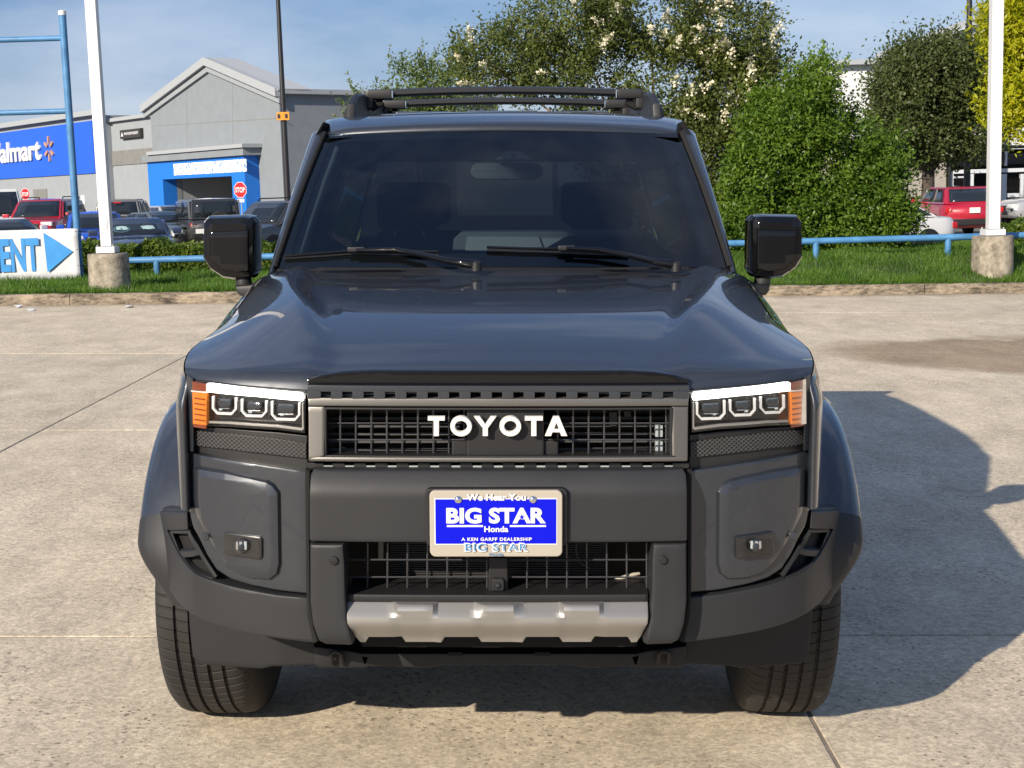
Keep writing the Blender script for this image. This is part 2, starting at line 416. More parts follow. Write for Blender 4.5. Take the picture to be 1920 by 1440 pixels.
# ---- bumper corners in body colour
for s in SIDES:
    P = TT([(351, 846), (400, 857), (460, 867), (520, 876), (575, 884), (577, 1114), (520, 1108), (470, 1098), (432, 1086), (405, 1068), (388, 1042), (372, 1008), (360, 985), (354, 962)], .045)
    part(panel('bumper_corner', P, Fm(.045), .04, .006, 'car_paint', mirror=s))
    P = TT([(358, 880), (372, 876), (420, 884), (470, 895), (500, 902), (513, 910), (524, 925), (526, 1060), (521, 1080), (505, 1092), (470, 1090), (440, 1080), (418, 1062), (398, 1032), (380, 1000), (364, 968), (359, 940)], .026)
    part(panel('bumper_corner_pod', P, Fm(.028), .03, .022, 'car_paint', bevd=.018, mirror=s))
    # fog lamp
    a = TT([(420, 1000), (424, 998), (487, 1007), (491, 1011), (491, 1046), (487, 1050), (424, 1041), (419, 1036)], .02)
    fl = part(panel('fog_lamp', a, Fm(.02), .02, .004, 'lamp_black', mirror=s))
    ix = sum(p[0] for p in a)/8; iz = sum(p[1] for p in a)/8; iy = F(abs(ix))+.018
    for nm, (pa, pb), r, m in (('reflector', (455, 1023), .018, 'lens_bead'),):
        x, z = T(pa, pb, .02); bm = bmesh.new()
        lathe(bm, [(r, 0), (r*.96, .004), (r*.75, .009), (r*.4, .0125), (.0005, .0135)], Matrix.Translation((s*x, F(abs(x))+.018-(.004 if m == 'lens_bead' else 0), z)) @ Matrix.Rotation(R(90), 4, 'X'), 20)
        q = finish(bm, nm, m, fl)
        for dx_, w_ in ((-.010, .006), (-.001, .008), (.010, .007)): box('lens_facet', (s*(x+dx_), F(abs(x))+.006, z+.004), (w_, .008, .020), 'chrome' if dx_ < 0 else 'cabin_light', fl, bev=.002)
    q = panel('lamp_cover', TT([(424, 1003), (486, 1011), (486, 1046), (424, 1037)], .012), Fm(.004), 0, .0, 'lamp_glass', mirror=s, step=0); q.parent = fl
    # parking sensors
    for (pa, pb), off, m in (((385, 1006), .024, 'car_paint'), ((626, 1051), -.036, 'dark_plastic')):
        x, z = T(pa, pb, off); bm = bmesh.new()
        lathe(bm, [(.0105, 0), (.0105, .003), (.009, .0045), (.0005, .005)], Matrix.Translation((s*x, F(abs(x))+off+.001, z)) @ Matrix.Rotation(R(90), 4, 'X'), 20)
        part(finish(bm, 'parking_sensor', m))
# ---- grey plastic wrap below and outside the corners
LIN = lambda x, z: F(min(abs(x), 1.03))+.03+.25*max(0, .47-z)**1.1
for s in SIDES:
    o_ = .03
    outer = [(273, 958), (279, 1000), (289, 1042), (300, 1075), (312, 1101), (334, 1132), (365, 1156), (409, 1175), (455, 1187), (502, 1195), (590, 1206), (580, 1160), (577, 1121)]
    top = [(520, 1116), (470, 1107), (432, 1099), (396, 1088), (370, 1078), (352, 1064), (335, 1042), (322, 1018), (312, 996), (352, 994), (350, 962)]
    part(panel('bumper_wrap', TT(outer+top, o_), LIN, .05, .006, 'grey_plastic', mirror=s))
    # air vent: recess with two slats between wrap and painted corner
    v = TT([(310, 990), (356, 990), (372, 1012), (390, 1046), (408, 1076), (400, 1092), (370, 1080), (350, 1066), (330, 1040)], .055)
    vt = part(panel('air_vent', v, Fm(.085), .01, 0, 'void', mirror=s))
    for pa in ([(316, 998), (322, 998), (336, 1034), (356, 1062), (374, 1075), (400, 1083), (398, 1089), (370, 1082), (350, 1068), (330, 1042)],
               [(350, 998), (357, 998), (372, 1022), (392, 1056), (408, 1080), (402, 1085), (384, 1056), (366, 1028)],
               [(336, 1034), (370, 1030), (375, 1040), (343, 1046)], [(318, 994), (356, 994), (358, 1000), (320, 1001)]):
        q = panel('vent_slat', TT(pa, .045), Fm(.042), .03, .003, 'grey_plastic', mirror=s); q.parent = vt
    # inner edge facing piece next to the centre post
    # splash guard in front of the tyre
    pts = [cp(a, b, .40) for a, b in ((349, 1128), (352, 1180), (358, 1236), (372, 1250), (492, 1250), (512, 1244), (600, 1240), (606, 1190), (500, 1170), (420, 1150))]
    part(panel('splash_guard', pts, lambda x, z: .37+.2*max(0, abs(x)-.6), .02, .006, 'dark_plastic', mirror=s))
    pts = [cp(a, b, .33) for a, b in ((590, 1205), (660, 1214), (700, 1222), (690, 1246), (600, 1246), (592, 1240))]
    part(panel('tow_bracket', pts, lambda x, z: .30, .12, .008, 'dark_plastic', mirror=s))
    x, z = cp(630, 1232, .28)
    part(pipe('tow_hook', [(s*(x-.012), .29, z-.022), (s*(x-.012), .27, z+.012), (s*(x+.002), .265, z+.022), (s*(x+.014), .27, z+.012), (s*(x+.014), .29, z-.022)], .006, 'dark_plastic'))
# ---- centre bumper beam, posts
def crown(k): return lambda x, z: 0
P = TT([(580, 893), (586, 884), (1284, 884), (1289, 893), (1289, 1012), (1286, 1016), (583, 1016), (580, 1012)], -.03)
zt_ = T(934, 884, -.03)[1]
part(panel('bumper_beam', P, lambda x, z: F(abs(x))-.03+2.2*max(0, z-(zt_-.055))**1.45, .05, .006, 'grey_plastic', zstep=.0125))
for s in SIDES:
    P = TT([(581, 1020), (644, 1020), (647, 1060), (648, 1120), (650, 1160), (662, 1208), (655, 1213), (610, 1211), (598, 1204), (586, 1170), (581, 1130)], -.03)
    part(panel('bumper_post', P, lambda x, z: F(abs(x))-.033+1.1*max(0, .515-z)**1.25, .08, .009, 'grey_plastic', mirror=s, step=.03, zstep=.015))
    P = TT([(572, 880), (581, 884), (580, 1016), (581, 1130), (588, 1178), (596, 1203), (588, 1206), (580, 1170), (575, 1120)], .03)
    part(panel('seam_strip', P, Fm(.03), .06, .002, 'void', mirror=s))
# ---- licence plate
pc = part(panel('plate_bracket', rrect(*T(799, 1024, -.04), *T(1064, 915, -.04), .012), lambda x, z: -.042, .03, .004, 'dark_plastic', step=0))
a = T(806, 1045, -.06); b = T(1055, 920, -.06)
pl = part(panel('licence_plate', rrect(a[0], a[1], b[0], b[1], .014, 6), lambda x, z: -.056, .006, .004, 'tan_plate', step=0)); tag(pl, 'blue dealer plate in a tan frame')
PY = -.0565
def prect(n, px0, py0, px1, py1, y, m, par):
    x0, z0 = T(px0, py1, -.056); x1, z1 = T(px1, py0, -.056)
    o = panel(n, [(x0, z0), (x1, z0), (x1, z1), (x0, z1)], lambda x, z: y, .001, 0, m, step=0); o.parent = par; return o
prect('plate_border', 815, 933.5, 1045, 1021, PY-.0004, 'plate_white', pl)
prect('plate_face', 817, 935.5, 1043, 1019, PY-.0012, 'plate_blue', pl)
def ptext(s, px0, py0, px1, py1, m, y, bold, sp=1.0, n='lettering', ext=.0008):
    x0, z0 = T(px0, py1, -.056); x1, z1 = T(px1, py0, -.056)
    return text(n, s, x0, x1, z0, z1, y, m, pl, ext, bold, space=sp)
ptext('BIG STAR', 837, 951, 1023.5, 981, 'plate_white', PY-.0022, .045, 1.02)
ptext('Honda', 908, 986, 953, 997, 'plate_white', PY-.0022, .03)
prect('rule', 838, 984, 905.5, 987.5, PY-.002, 'plate_white', pl); prect('rule', 956, 984, 1023.5, 987.5, PY-.002, 'plate_white', pl)
ptext('A KEN GARFF DEALERSHIP', 865, 1007, 997, 1013.5, 'plate_white', PY-.0022, .03, 1.15)
ptext('We Hear You', 875, 925, 986, 938, 'plate_white', PY-.0032, .035)
ptext('BIG STAR', 870, 1016.5, 991, 1034, 'plate_white', PY-.0026, .055, 1.08)
ptext('BIG STAR', 873, 1018.5, 988, 1031.5, 'plate_teal', PY-.0036, .0, 1.12)
ptext('Honda', 917, 1035.5, 943, 1041, 'plate_teal', PY-.003, .0)
# the small star cut in the A
x_, z_ = T(978.5, 969, -.056); st = []
for k in range(10):
    r_ = .0075 if k % 2 == 0 else .003; st.append((x_+r_*math.sin(k*math.pi/5), z_+r_*math.cos(k*math.pi/5)))
o = panel('star', st, lambda x, z: PY-.0034, .001, 0, 'plate_blue', step=0); o.parent = pl
for px in (859, 999):
    x, z = T(px, 936, -.056); bm = bmesh.new()
    lathe(bm, [(.0085, 0), (.0085, .002), (.006, .0045), (.002, .0055), (.0005, .0056)], Matrix.Translation((x, PY-.002, z)) @ Matrix.Rotation(R(90), 4, 'X'), 18); finish(bm, 'screw', 'chrome', pl)
# ---- upper grille
gr = part(panel('grille', TT([(606, 764), (1262, 764), (1262, 858), (606, 858)], .12), Fm(.17), .01, 0, 'void'))
gb = [((575, 748), (1293, 748), (1293, 764), (575, 764)), ((575, 765), (607, 765), (607, 857), (577, 866)), ((1261, 765), (1293, 765), (1291, 866), (1261, 857)), ((577, 857.5), (1291, 857.5), (1289, 867), (579, 867))]
for i, q in enumerate(gb):
    o = panel('grille_frame', TT(q, .0), Fm(.004 if i == 0 else .007, lean=.1), .05, .0045, 'grille_bronze'); o.parent = gr
for q in ([(607, 764), (612, 764), (612, 858), (607, 858)], [(1256, 764), (1261, 764), (1261, 858), (1256, 858)], [(607, 764), (1261, 764), (1261, 767.5), (607, 767.5)], [(607, 853.5), (1261, 853.5), (1261, 857.5), (607, 857.5)]):
    o = panel('inner_bezel', TT(q, .02), Fm(.018), .06, .001, 'black_trim'); o.parent = gr
bm = bmesh.new()
def wire(bm, pa, pb, off, r, n=14):
    pts = []
    for k in range(n+1):
        x, z = T(lerp(pa[0], pb[0], k/n), lerp(pa[1], pb[1], k/n), off); pts.append((x, F(abs(x))+off, z))
    tube(bm, pts, r, 5)
for k in range(22): 
    px = 638+k*29.1; wire(bm, (px, 765), (px, 857), .055, .0021, 2)
for py in (793.5, 824.5): wire(bm, (608, py), (1260, py), .053, .0021)
finish(bm, 'wire_mesh', 'wire', gr, wn=False)
for k in range(6):
    for a_, b_ in ((620, 862), (1040, 1250)):
        x0, z0 = T(a_, 775+k*14.5, .12); x1, z1 = T(b_, 775+k*14.5, .12); box('radiator_louvre', ((x0+x1)/2, F(.3)+.13, z0), (x1-x0, .05, .006), 'radiator', gr, rot=Matrix.Rotation(R(-22), 4, 'X'))
for q, off in (([(875, 768), (1020, 768), (1020, 856), (875, 856)], .035), ([(847, 827), (876, 827), (876, 857), (847, 857)], .045), ([(1019, 827), (1047, 827), (1047, 857), (1019, 857)], .045)):
    o = panel('sensor_cover', TT(q, off), Fm(off), .04, .003, 'dark_plastic'); o.parent = gr
# bits of the front structure seen through the mesh on the right
for q in ((1142, 772, 1158, 800), (1170, 770, 1184, 782)):
    x0, z0 = T(q[0], q[3], .1); x1, z1 = T(q[2], q[1], .1); o = box('bracket', ((x0+x1)/2, .115, (z0+z1)/2), (x1-x0, .02, z1-z0), 'radiator', gr, bev=.004)
for q in ((1228, 796, 1242, 818), (1228, 826, 1242, 845)):
    x0, z0 = T(q[0], q[3], .1); x1, z1 = T(q[2], q[1], .1); o = box('bracket', ((x0+x1)/2, .105, (z0+z1)/2), (x1-x0, .02, z1-z0), 'cabin_light', gr, bev=.002)
# notched strips above and below the frame
def notched(py0, py1, a, b, n, w, off, m, nm, low):
    pit = (b-a)/(n-1); ed = [576]
    for k in range(n): ed += [a+k*pit-w/2, a+k*pit+w/2]
    ed.append(1292)
    for k in range(0, len(ed), 2):
        q = TT([(ed[k], py0), (ed[k+1], py0), (ed[k+1], py1), (ed[k], py1)], off)
        x0, x1 = q[0][0], q[1][0]; xm = (x0+x1)/2
        box(nm, (xm, F(abs(xm))+off+.02, (q[0][1]+q[2][1])/2), (x1-x0, .04, abs(q[0][1]-q[2][1])), m, gr, bev=.0015)
notched(734, 748, 611, 1253, 17, 19, .022, 'car_paint', 'notch_tooth', 0)
o = panel('strip_top', TT([(576, 722), (1292, 722), (1293, 734), (576, 734)], .03), Fm(.026), .05, .002, 'car_paint'); o.parent = gr
o = panel('strip_back', TT([(576, 722), (1292, 722), (1292, 752), (576, 752)], .07), Fm(.07), .01, 0, 'void'); o.parent = gr
notched(868, 878, 615, 1253, 17, 17, .03, 'black_trim', 'notch_tooth', 1)
o = panel('strip_back', TT([(576, 864), (1292, 864), (1292, 900), (576, 900)], .07), Fm(.06), .01, 0, 'void'); o.parent = gr
for k in range(17):
    x, z = T(615+k*39.9, 874.5, .035); box('notch_edge', (x, F(abs(x))+.04, z), (.024, .015, .0045), 'cabin_light', gr)
# letters
def letter(outl, par=gr):
    o = panel('letter', TT(outl, .012), Fm(.012), .014, .0015, 'letter_white', step=0); o.parent = par
def ringletter(cx, cy, rx, ry, w):
    x0, z0 = T(cx, cy, .012); sc = abs(T(cx+10, cy, .012)[0]-x0)/10; rows = []
    for k in range(41):
        a = 2*math.pi*k/40; c, s_ = math.cos(a), math.sin(a)
        A = [(rx, ry, .004), (rx-1, ry-1, .0), (rx-w+1, ry-w+1, .0), (rx-w, ry-w, .004), (rx-w, ry-w, .018)]
        A = [(rx, ry, .018)]+A
        rows.append([Vector((x0+c*q*sc, F(abs(x0))+.011+d, z0+s_*p*sc)) for q, p, d in A])
    loft('letter', rows, 'letter_white', gr, angle=40)
def Tl(x0, x1): letter([(x0, 781), (x1, 781), (x1, 789), ((x0+x1)/2+5, 789), ((x0+x1)/2+5, 818), ((x0+x1)/2-5, 818), ((x0+x1)/2-5, 789), (x0, 789)])
Tl(802, 834); ringletter(864.5, 799.7, 20.7, 19.5, 9.5)
letter([(888, 781), (900, 781), (910, 795.5), (920, 781), (931, 781), (915, 803), (915, 818), (905, 818), (905, 803)])
ringletter(957, 799.7, 20.7, 19.5, 9.5); Tl(984, 1018)
letter([(1022, 818), (1037.5, 781), (1048.5, 781), (1064, 818), (1052.5, 818), (1049.8, 811), (1036, 811), (1033.4, 818)])
# the hole of the A, sunk to the dark behind
o = panel('letter_counter', TT([(1039, 803.5), (1047, 803.5), (1043, 793)], .011), Fm(.0105), .002, 0, 'black_trim', step=0); o.parent = gr
# ---- headlights
for s in SIDES:
    hl = part(panel('headlight', TT([(357, 712), (573, 736), (571, 814), (520, 808), (430, 802), (357, 797)], .05), Fm(.06), .02, .002, 'lamp_black', mirror=s))
    def hp(n, pts, off, m, dep=.02, bev=.002, st=.035, **k):
        o = panel(n, TT(pts, off), Fm(off), dep, bev, m, mirror=s, step=st, **k); o.parent = hl; return o
    hp('brow', [(354, 709), (575, 732), (573, 738), (388, 718.5), (357, 714)], .044, 'dark_plastic', .04)
    hp('daytime_strip', [(388, 720), (398, 720), (566, 737.5), (567, 752.5), (480, 744), (387, 735)], .028, 'drl', .02, .003)
    hp('marker_lens', [(360, 733), (387, 737), (387, 798), (361, 795)], .030, 'amber', .03, .003)
    hp('marker_lens', [(360, 715), (387, 720), (387, 736), (360, 732)], .032, 'amber_dark', .03, .003)
    hp('marker_foot', [(361, 795), (387, 798), (386, 804), (363, 801)], .032, 'amber_dark', .02, .001)
    hp('marker_line', [(358, 732), (388, 735), (388, 737), (358, 734)], .026, 'letter_white', .005, 0)
    for k in range(5): hp('marker_rib', [(364, 745+k*10), (384, 748+k*10), (384, 750.5+k*10), (364, 747.5+k*10)], .027, 'amber_dark', .004, 0, 0)
    for (l, r, t, b_) in ((397, 444, 743.5, 777.5), (451, 501, 749, 782), (507.5, 563, 753, 788.5)):
        c_ = 11; w = 4.2
        q = [(l, t), (l+w, t), (l+w, b_-c_), (l+c_, b_-w), (r-c_, b_-w+1), (r-w, b_-c_), (r-w, t+3), (r, t+3), (r, b_-c_+1), (r-c_+1, b_+1), (l+c_-1, b_), (l, b_-c_)]
        hp('light_guide', q, .036, 'cup', .012, .0008, 0)
        hp('projector_well', [(l+9, t+3), (r-9, t+5), (r-8, b_-14), (r-15, b_-8), (l+15, b_-8), (l+8, b_-14)], .050, 'gloss_black', .01, .003, 0)
        hp('projector', [(l+14, t+5), (r-14, t+6), (r-11, t+10), (r-11, b_-17), (r-16, b_-12), (l+16, b_-12), (l+11, b_-17), (l+11, t+9)], .042, 'lens_bead', .01, .006, 0)
        hp('projector_rim', [(l+13, b_-12.5), (r-13, b_-12.5), (r-15, b_-10.5), (l+15, b_-10.5)], .044, 'chrome', .01, .0005, 0)
        x, z = T((l+r)/2-5, (t+b_)/2+6, .05); box('reflector_chip', (s*x, F(abs(x))+.038, z), (.008, .006, .004), 'cabin_light', hl, bev=.001)
    for q in ([(446, 752), (450, 752), (450, 776), (446, 774)], [(502.5, 757), (506, 757), (506, 784), (502.5, 782)]): hp('divider', q, .04, 'grey_plastic', .02, .001, 0)
    hp('lower_blade', [(392, 790), (430, 791), (520, 797), (567, 803), (567, 807.5), (520, 801.5), (430, 795), (392, 793.5)], .032, 'skid_silver', .01, .0005)
    hp('inner_blade', [(566, 756), (568.5, 756), (569.5, 806), (566.5, 805)], .032, 'skid_silver', .01, .0005)
    hp('lens', [(358, 713), (571, 737), (570, 811), (520, 805), (430, 799), (358, 797)], .016, 'lamp_glass', 0, 0)
    # honeycomb strip under the headlight
    part(panel('lamp_side_trim', TT([(349, 703), (361, 711), (362, 848), (351, 848)], .03), Fm(.034), .03, .003, 'car_paint', mirror=s))
    P = TT([(360, 799), (430, 805), (520, 812), (575, 818), (576, 884), (520, 876), (460, 866), (400, 856), (360, 846)], .055)
    part(panel('under_lamp_trim', P, Fm(.062), .02, .002, 'black_trim', mirror=s))
    P = TT([(363, 807), (430, 813), (520, 823), (574, 831), (574, 860), (520, 854), (430, 843), (363, 835)], .05)
    part(panel('honeycomb_strip', P, Fm(.052), .02, .002, 'honeycomb', mirror=s))
    # corner of the fender, running down beside lamp and bumper
    P = [(.777, 1.128), (.792, 1.122), (.806, 1.10), (.812, 1.02), (.812, .72), (.808, .665), (.782, .665), (.776, .74), (.774, .95), (.772, 1.10)]
    rows = []
    for k in range(20):
        z = lerp(.785, 1.114, k/19); c_ = .018*sstep(1.04, 1.114, z)
        rows.append([Vector((s*(x-c_*.6), y+c_*1.2, z)) for x, y in ((.768, .245), (.769, .165), (.7715, .150), (.777, .146), (.784, .150), (.793, .168), (.806, .205), (.8135, .24))])
    for f_ in (.35, .7, 1): rows.append([Vector((lerp(p.x, s*.776, f_), lerp(p.y, .225, f_), lerp(1.115, 1.120, f_))) for p in rows[19]])
    part(loft('fender_corner', rows, 'car_paint', angle=179))
# lower end cap of the arch in grey plastic
    part(flare('arch_lower_end', 'grey_plastic', AX, R(7), R(32), s))
    P = TT([(276, 952), (300, 958), (350, 962), (352, 994), (316, 994), (308, 985), (284, 975)], .02)
    part(panel('arch_cap', P, lambda x, z: F(min(abs(x), 1.03))+.022+.3*max(0, z-.64), .03, .006, 'grey_plastic', mirror=s))
# ---- lower grille
lg = part(panel('lower_grille', TT([(640, 1010), (1226, 1010), (1226, 1130), (640, 1130)], .15), Fm(.24), .01, 0, 'void'))
bm = bmesh.new()
for k in range(15):
    px = 689+k*37.4
    if abs(px-933) > 18: wire(bm, (px, 1018), (px, 1116), .055, .0022, 2)
for py in (1049.5, 1082): wire(bm, (652, py), (1214, py), .053, .0022)
finish(bm, 'wire_mesh', 'wire', lg, wn=False)
o = panel('camera_mount', TT([(917, 1046), (951, 1046), (953, 1112), (915, 1112)], .035), Fm(.035), .03, .003, 'dark_plastic', step=0); o.parent = lg
o = panel('camera_housing', rrect(*T(922, 1109, .02), *T(945, 1086, .02), .006), Fm(.022), .02, .003, 'black_trim', step=0); o.parent = lg
x, z = T(933.5, 1098, .02); bm = bmesh.new(); lathe(bm, [(.0075, 0), (.0075, .002), (.005, .005), (.0005, .0062)], Matrix.Translation((x, .022, z)) @ Matrix.Rotation(R(90), 4, 'X'), 18); finish(bm, 'camera_lens', 'lens_bead', lg)
bm = bmesh.new()
for k in range(12):
    px = 735+k*37.4
    if 890 < px < 980: continue
    x, z = T(px, 1099, .13); bbox(bm, (x, .16, z), (.036, .05, .017), None, .003, 1)
finish(bm, 'ribbed_duct', 'grey_plastic', lg)
bm = bmesh.new()
for k in range(16):
    x0, z0 = T(730, 1022+k*4.4, .15); x1, z1 = T(1140, 1022+k*4.4, .15); bbox(bm, ((x0+x1)/2, .2, z0), (x1-x0, .01, .0035))
finish(bm, 'cooler_fins', 'radiator', lg, wn=False)
x, z = T(1085, 1035, .12)
pipe('hose', [(x, .15, z+.05), (x-.005, .15, z), (x, .15, z-.03), (x+.03, .15, z-.05)], .004, 'radiator', lg)
x, z = T(1170, 1090, .12)
pipe('wiring', [(x-.06, .15, z-.012), (x-.03, .14, z-.004), (x, .14, z+.006), (x+.04, .15, z+.014)], .005, 'tan_plate', lg)
o = panel('lower_sill', TT([(650, 1114), (1216, 1114), (1216, 1130), (650, 1130)], -.005), lambda x, z: F(abs(x))-.004, .16, .006, 'dark_plastic'); o.parent = lg
# ---- skid plate with its ribs and slots
T0 = T(934, 1131, -.02); T1 = T(934, 1168, -.02); T2 = T(934, 1214, -.02); TB = T(934, 1155, -.02)
def skid_y(x, z):
    y = F(abs(x))+.0-.034*min(1, max(0, (T0[1]-.002-z)/(T0[1]-.002-TB[1])))
    y += .050*sstep(T1[1]+.006, T2[1], z)
    a = [abs(x-q) for q in SKR]; w = min(a)
    rib = 1-sstep(.040, .056, w)
    y -= rib*.024*sstep(TB[1]-.002, T0[1]-.010, z) if z > TB[1]-.002 else 0
    y += rib*.004*(1-sstep(TB[1]-.01, TB[1]+.004, z))
    return y
SKR = [T(px, 1150, -.02)[0] for px in (778, 934, 1091)]
sl_ = []
for c_ in (720, 864, 1003, 1148): sl_.append(c_)
low = []
for c_ in (1148, 1018, 864, 720):
    w_ = 32
    low += [(c_+w_+6, 1214), (c_+w_-1, 1202), (c_-w_+1, 1202), (c_-w_-6, 1214)]
SKP = TT([(650, 1131), (1216, 1131), (1216, 1138), (1214, 1165), (1205, 1198), (1197, 1213)]+low+[(672, 1213), (662, 1198), (652, 1165), (650, 1138)], -.02)
sk = part(panel('skid_plate', SKP, skid_y, .03, .003, 'skid_silver', step=.012, zstep=.006, angle=28))
o = panel('skid_slot_back', TT([(668, 1196), (1200, 1196), (1196, 1222), (676, 1222)], .06), Fm(.10), .02, 0, 'void'); o.parent = sk
# ---- underbody
part(panel('under_tray', [cp(a, b, .35) for a, b in ((676, 1214), (1200, 1214), (1194, 1238), (1090, 1241), (1070, 1236), (830, 1236), (810, 1241), (684, 1238))], lambda x, z: .30, .5, .006, 'dark_plastic'))
for px in (853, 1017): x, z = cp(px, 1229, .28); part(box('tray_slot', (x, .296, z), (.04, .01, .009), 'void'))
part(box('underbody_light_block', (0, 2.5, .50), (1.35, 4.1, .34), 'void', bev=.03))  # plain black box added under the body to block light
part(box('engine_bay_light_block', (0, .75, .80), (1.42, .75, .56), 'void'))  # black inner box added to stop light leaking in behind the grille
part(box('grille_light_block', (0, .42, .72), (1.3, .05, .7), 'void'))  # black sheet added behind the grille against leaking light
part(box('axle_beam', (0, 3.77, .40), (1.5, .14, .14), 'dark_plastic', bev=.05))
# ---- wheels
def tread_mat():
    m = mat('tread', (.015, .0145, .014), rough=.72, var=.2, vscale=14, bump=.1, bscale=300); t = m.node_tree; b = t.nodes['Principled BSDF']
    c = t.nodes.new('ShaderNodeTexCoord'); s = t.nodes.new('ShaderNodeSeparateXYZ'); t.links.new(c.outputs['Object'], s.inputs[0])
    a = t.nodes.new('ShaderNodeMath'); a.operation = 'ARCTAN2'; t.links.new(s.outputs['Z'], a.inputs[0]); t.links.new(s.outputs['Y'], a.inputs[1])
    q = t.nodes.new('ShaderNodeMath'); q.operation = 'MULTIPLY'; q.inputs[1].default_value = 78; t.links.new(a.outputs[0], q.inputs[0])
    ab = t.nodes.new('ShaderNodeMath'); ab.operation = 'ABSOLUTE'; t.links.new(s.outputs['X'], ab.inputs[0])
    xx = t.nodes.new('ShaderNodeMath'); xx.operation = 'MULTIPLY_ADD'; xx.inputs[1].default_value = 34; t.links.new(ab.outputs[0], xx.inputs[0]); t.links.new(q.outputs[0], xx.inputs[2])
    sn = t.nodes.new('ShaderNodeMath'); sn.operation = 'SINE'; t.links.new(xx.outputs[0], sn.inputs[0])
    r = t.nodes.new('ShaderNodeMapRange'); r.inputs['From Min'].default_value = -1; r.inputs['From Max'].default_value = -.72; t.links.new(sn.outputs[0], r.inputs['Value'])
    bp = t.nodes.new('ShaderNodeBump'); bp.inputs['Strength'].default_value = 1; bp.inputs['Distance'].default_value = .006; t.links.new(r.outputs[0], bp.inputs['Height']); t.links.new(bp.outputs[0], b.inputs['Normal'])
tread_mat()
TYR = [(.235, -.105), (.25, -.122), (.30, -.134), (.345, -.132), (.378, -.122), (.394, -.106), (.399, -.090)]
for g in (-.062, -.021, .021, .062): TYR += [(.4035-abs(g)*.04, g-.0075), (.4035-abs(g)*.04, g-.0055), (.393, g-.0045), (.393, g+.0045), (.4035-abs(g)*.04, g+.0055), (.4035-abs(g)*.04, g+.0075)]
TYR += [(.399, .090), (.394, .106), (.378, .122), (.345, .132), (.30, .134), (.25, .122), (.235, .105)]
def wheel(x, y, steer):
    M = Matrix.Rotation(R(90), 4, 'Y')
    bm = bmesh.new(); n = 72; rings = []
    for r, h in TYR: rings.append([bm.verts.new(M @ Vector((r*math.cos(2*math.pi*k/n), r*math.sin(2*math.pi*k/n), h))) for k in range(n)])
    for A, B in zip(rings, rings[1:]):
        for k in range(n): bm.faces.new((A[k], A[(k+1) % n], B[(k+1) % n], B[k]))
    for v in bm.verts:
        if v.co.z < -.398: v.co.z = -.398-.15*(v.co.z+.398)*-1 if False else max(v.co.z, -.401)
    w = finish(bm, 'wheel', 'tread', None, 40, wn=False); part(w)
    w.location = (x, y-YC, .401); w.rotation_euler = (0, 0, steer)
    sg = 1 if x > 0 else -1
    bm = bmesh.new(); lathe(bm, [(.236, -.1), (.225, -.07), (.215, .06*1), (.232, .104), (.24, .108)], M if sg > 0 else Matrix.Rotation(R(-90), 4, 'Y'), 40); finish(bm, 'rim', 'rim', w)
    bm = bmesh.new()
    for k in range(6):
        a = k*math.pi/3; bbox(bm, (sg*.085, .12*math.cos(a), .12*math.sin(a)), (.03, .22, .055), Matrix.Rotation(a, 4, 'X'), .008, 2)
    finish(bm, 'spoke', 'rim', w)
    bm = bmesh.new(); lathe(bm, [(.06, .06), (.06, .10), (.05, .106), (.0005, .107)], M if sg > 0 else Matrix.Rotation(R(-90), 4, 'Y'), 24); finish(bm, 'hub_cap', 'black_trim', w)
for s in SIDES: wheel(s*.832, AX, R(-1.5)); wheel(s*.832, AX+2.85, 0)
# ---- cowl, windscreen, pillars
def ws(u, v):
    """windscreen surface, u -1..1, v 0 (base) .. 1 (top)"""
    hw = lerp(.752, .652, v); y = lerp(1.33, 1.935, v)+lerp(.105, .075, v)*u*u
    z = lerp(1.322, 1.786, v)-.010*u*u*(1-v)+.018*math.sin(math.pi*v)-.012*u*u*v
    return Vector((u*hw, y, z))
def wsgrid(u0, u1, v0, v1, off, nu=24, nv=12):
    rows = []
    for j in range(nv+1):
        rows.append([ws(lerp(u0, u1, i/nu), lerp(v0, v1, j/nv))+Vector((0, -.6, .8))*off for i in range(nu+1)])
    return rows
wsc = part(loft('windscreen', wsgrid(-1, 1, 0, 1, 0), 'windscreen'))
for q in ((-1, 1, -.02, .085), (-1, 1, .925, 1.0), (-1, -.955, .085, .945), (.955, 1, .085, .945)):
    loft('frit_band', wsgrid(*q, -.004), 'frit', wsc)
rows = []
for t in (0, .35, .7, 1):
    rows.append([Vector((u*lerp(.775, .752, t), lerp(1.20+.11*abs(u)**2.5, 1.345+.105*u*u, t), lerp(1.290-.03*u*u, 1.318-.010*u*u, t)+.006*math.sin(math.pi*t))) for u in [k/16 for k in range(-16, 17)]])
cw = part(loft('cowl', rows, 'black_trim'))
bm = bmesh.new()
for sg in SIDES:
    for k in range(22):
        x = sg*(.33+k*.0125); y = 1.292+.09*(x/.77)**2; bbox(bm, (x, y, 1.318), (.005, .05, .003), Matrix.Rotation(R(30), 4, 'Z'))
finish(bm, 'cowl_slots', 'void', cw, wn=False)
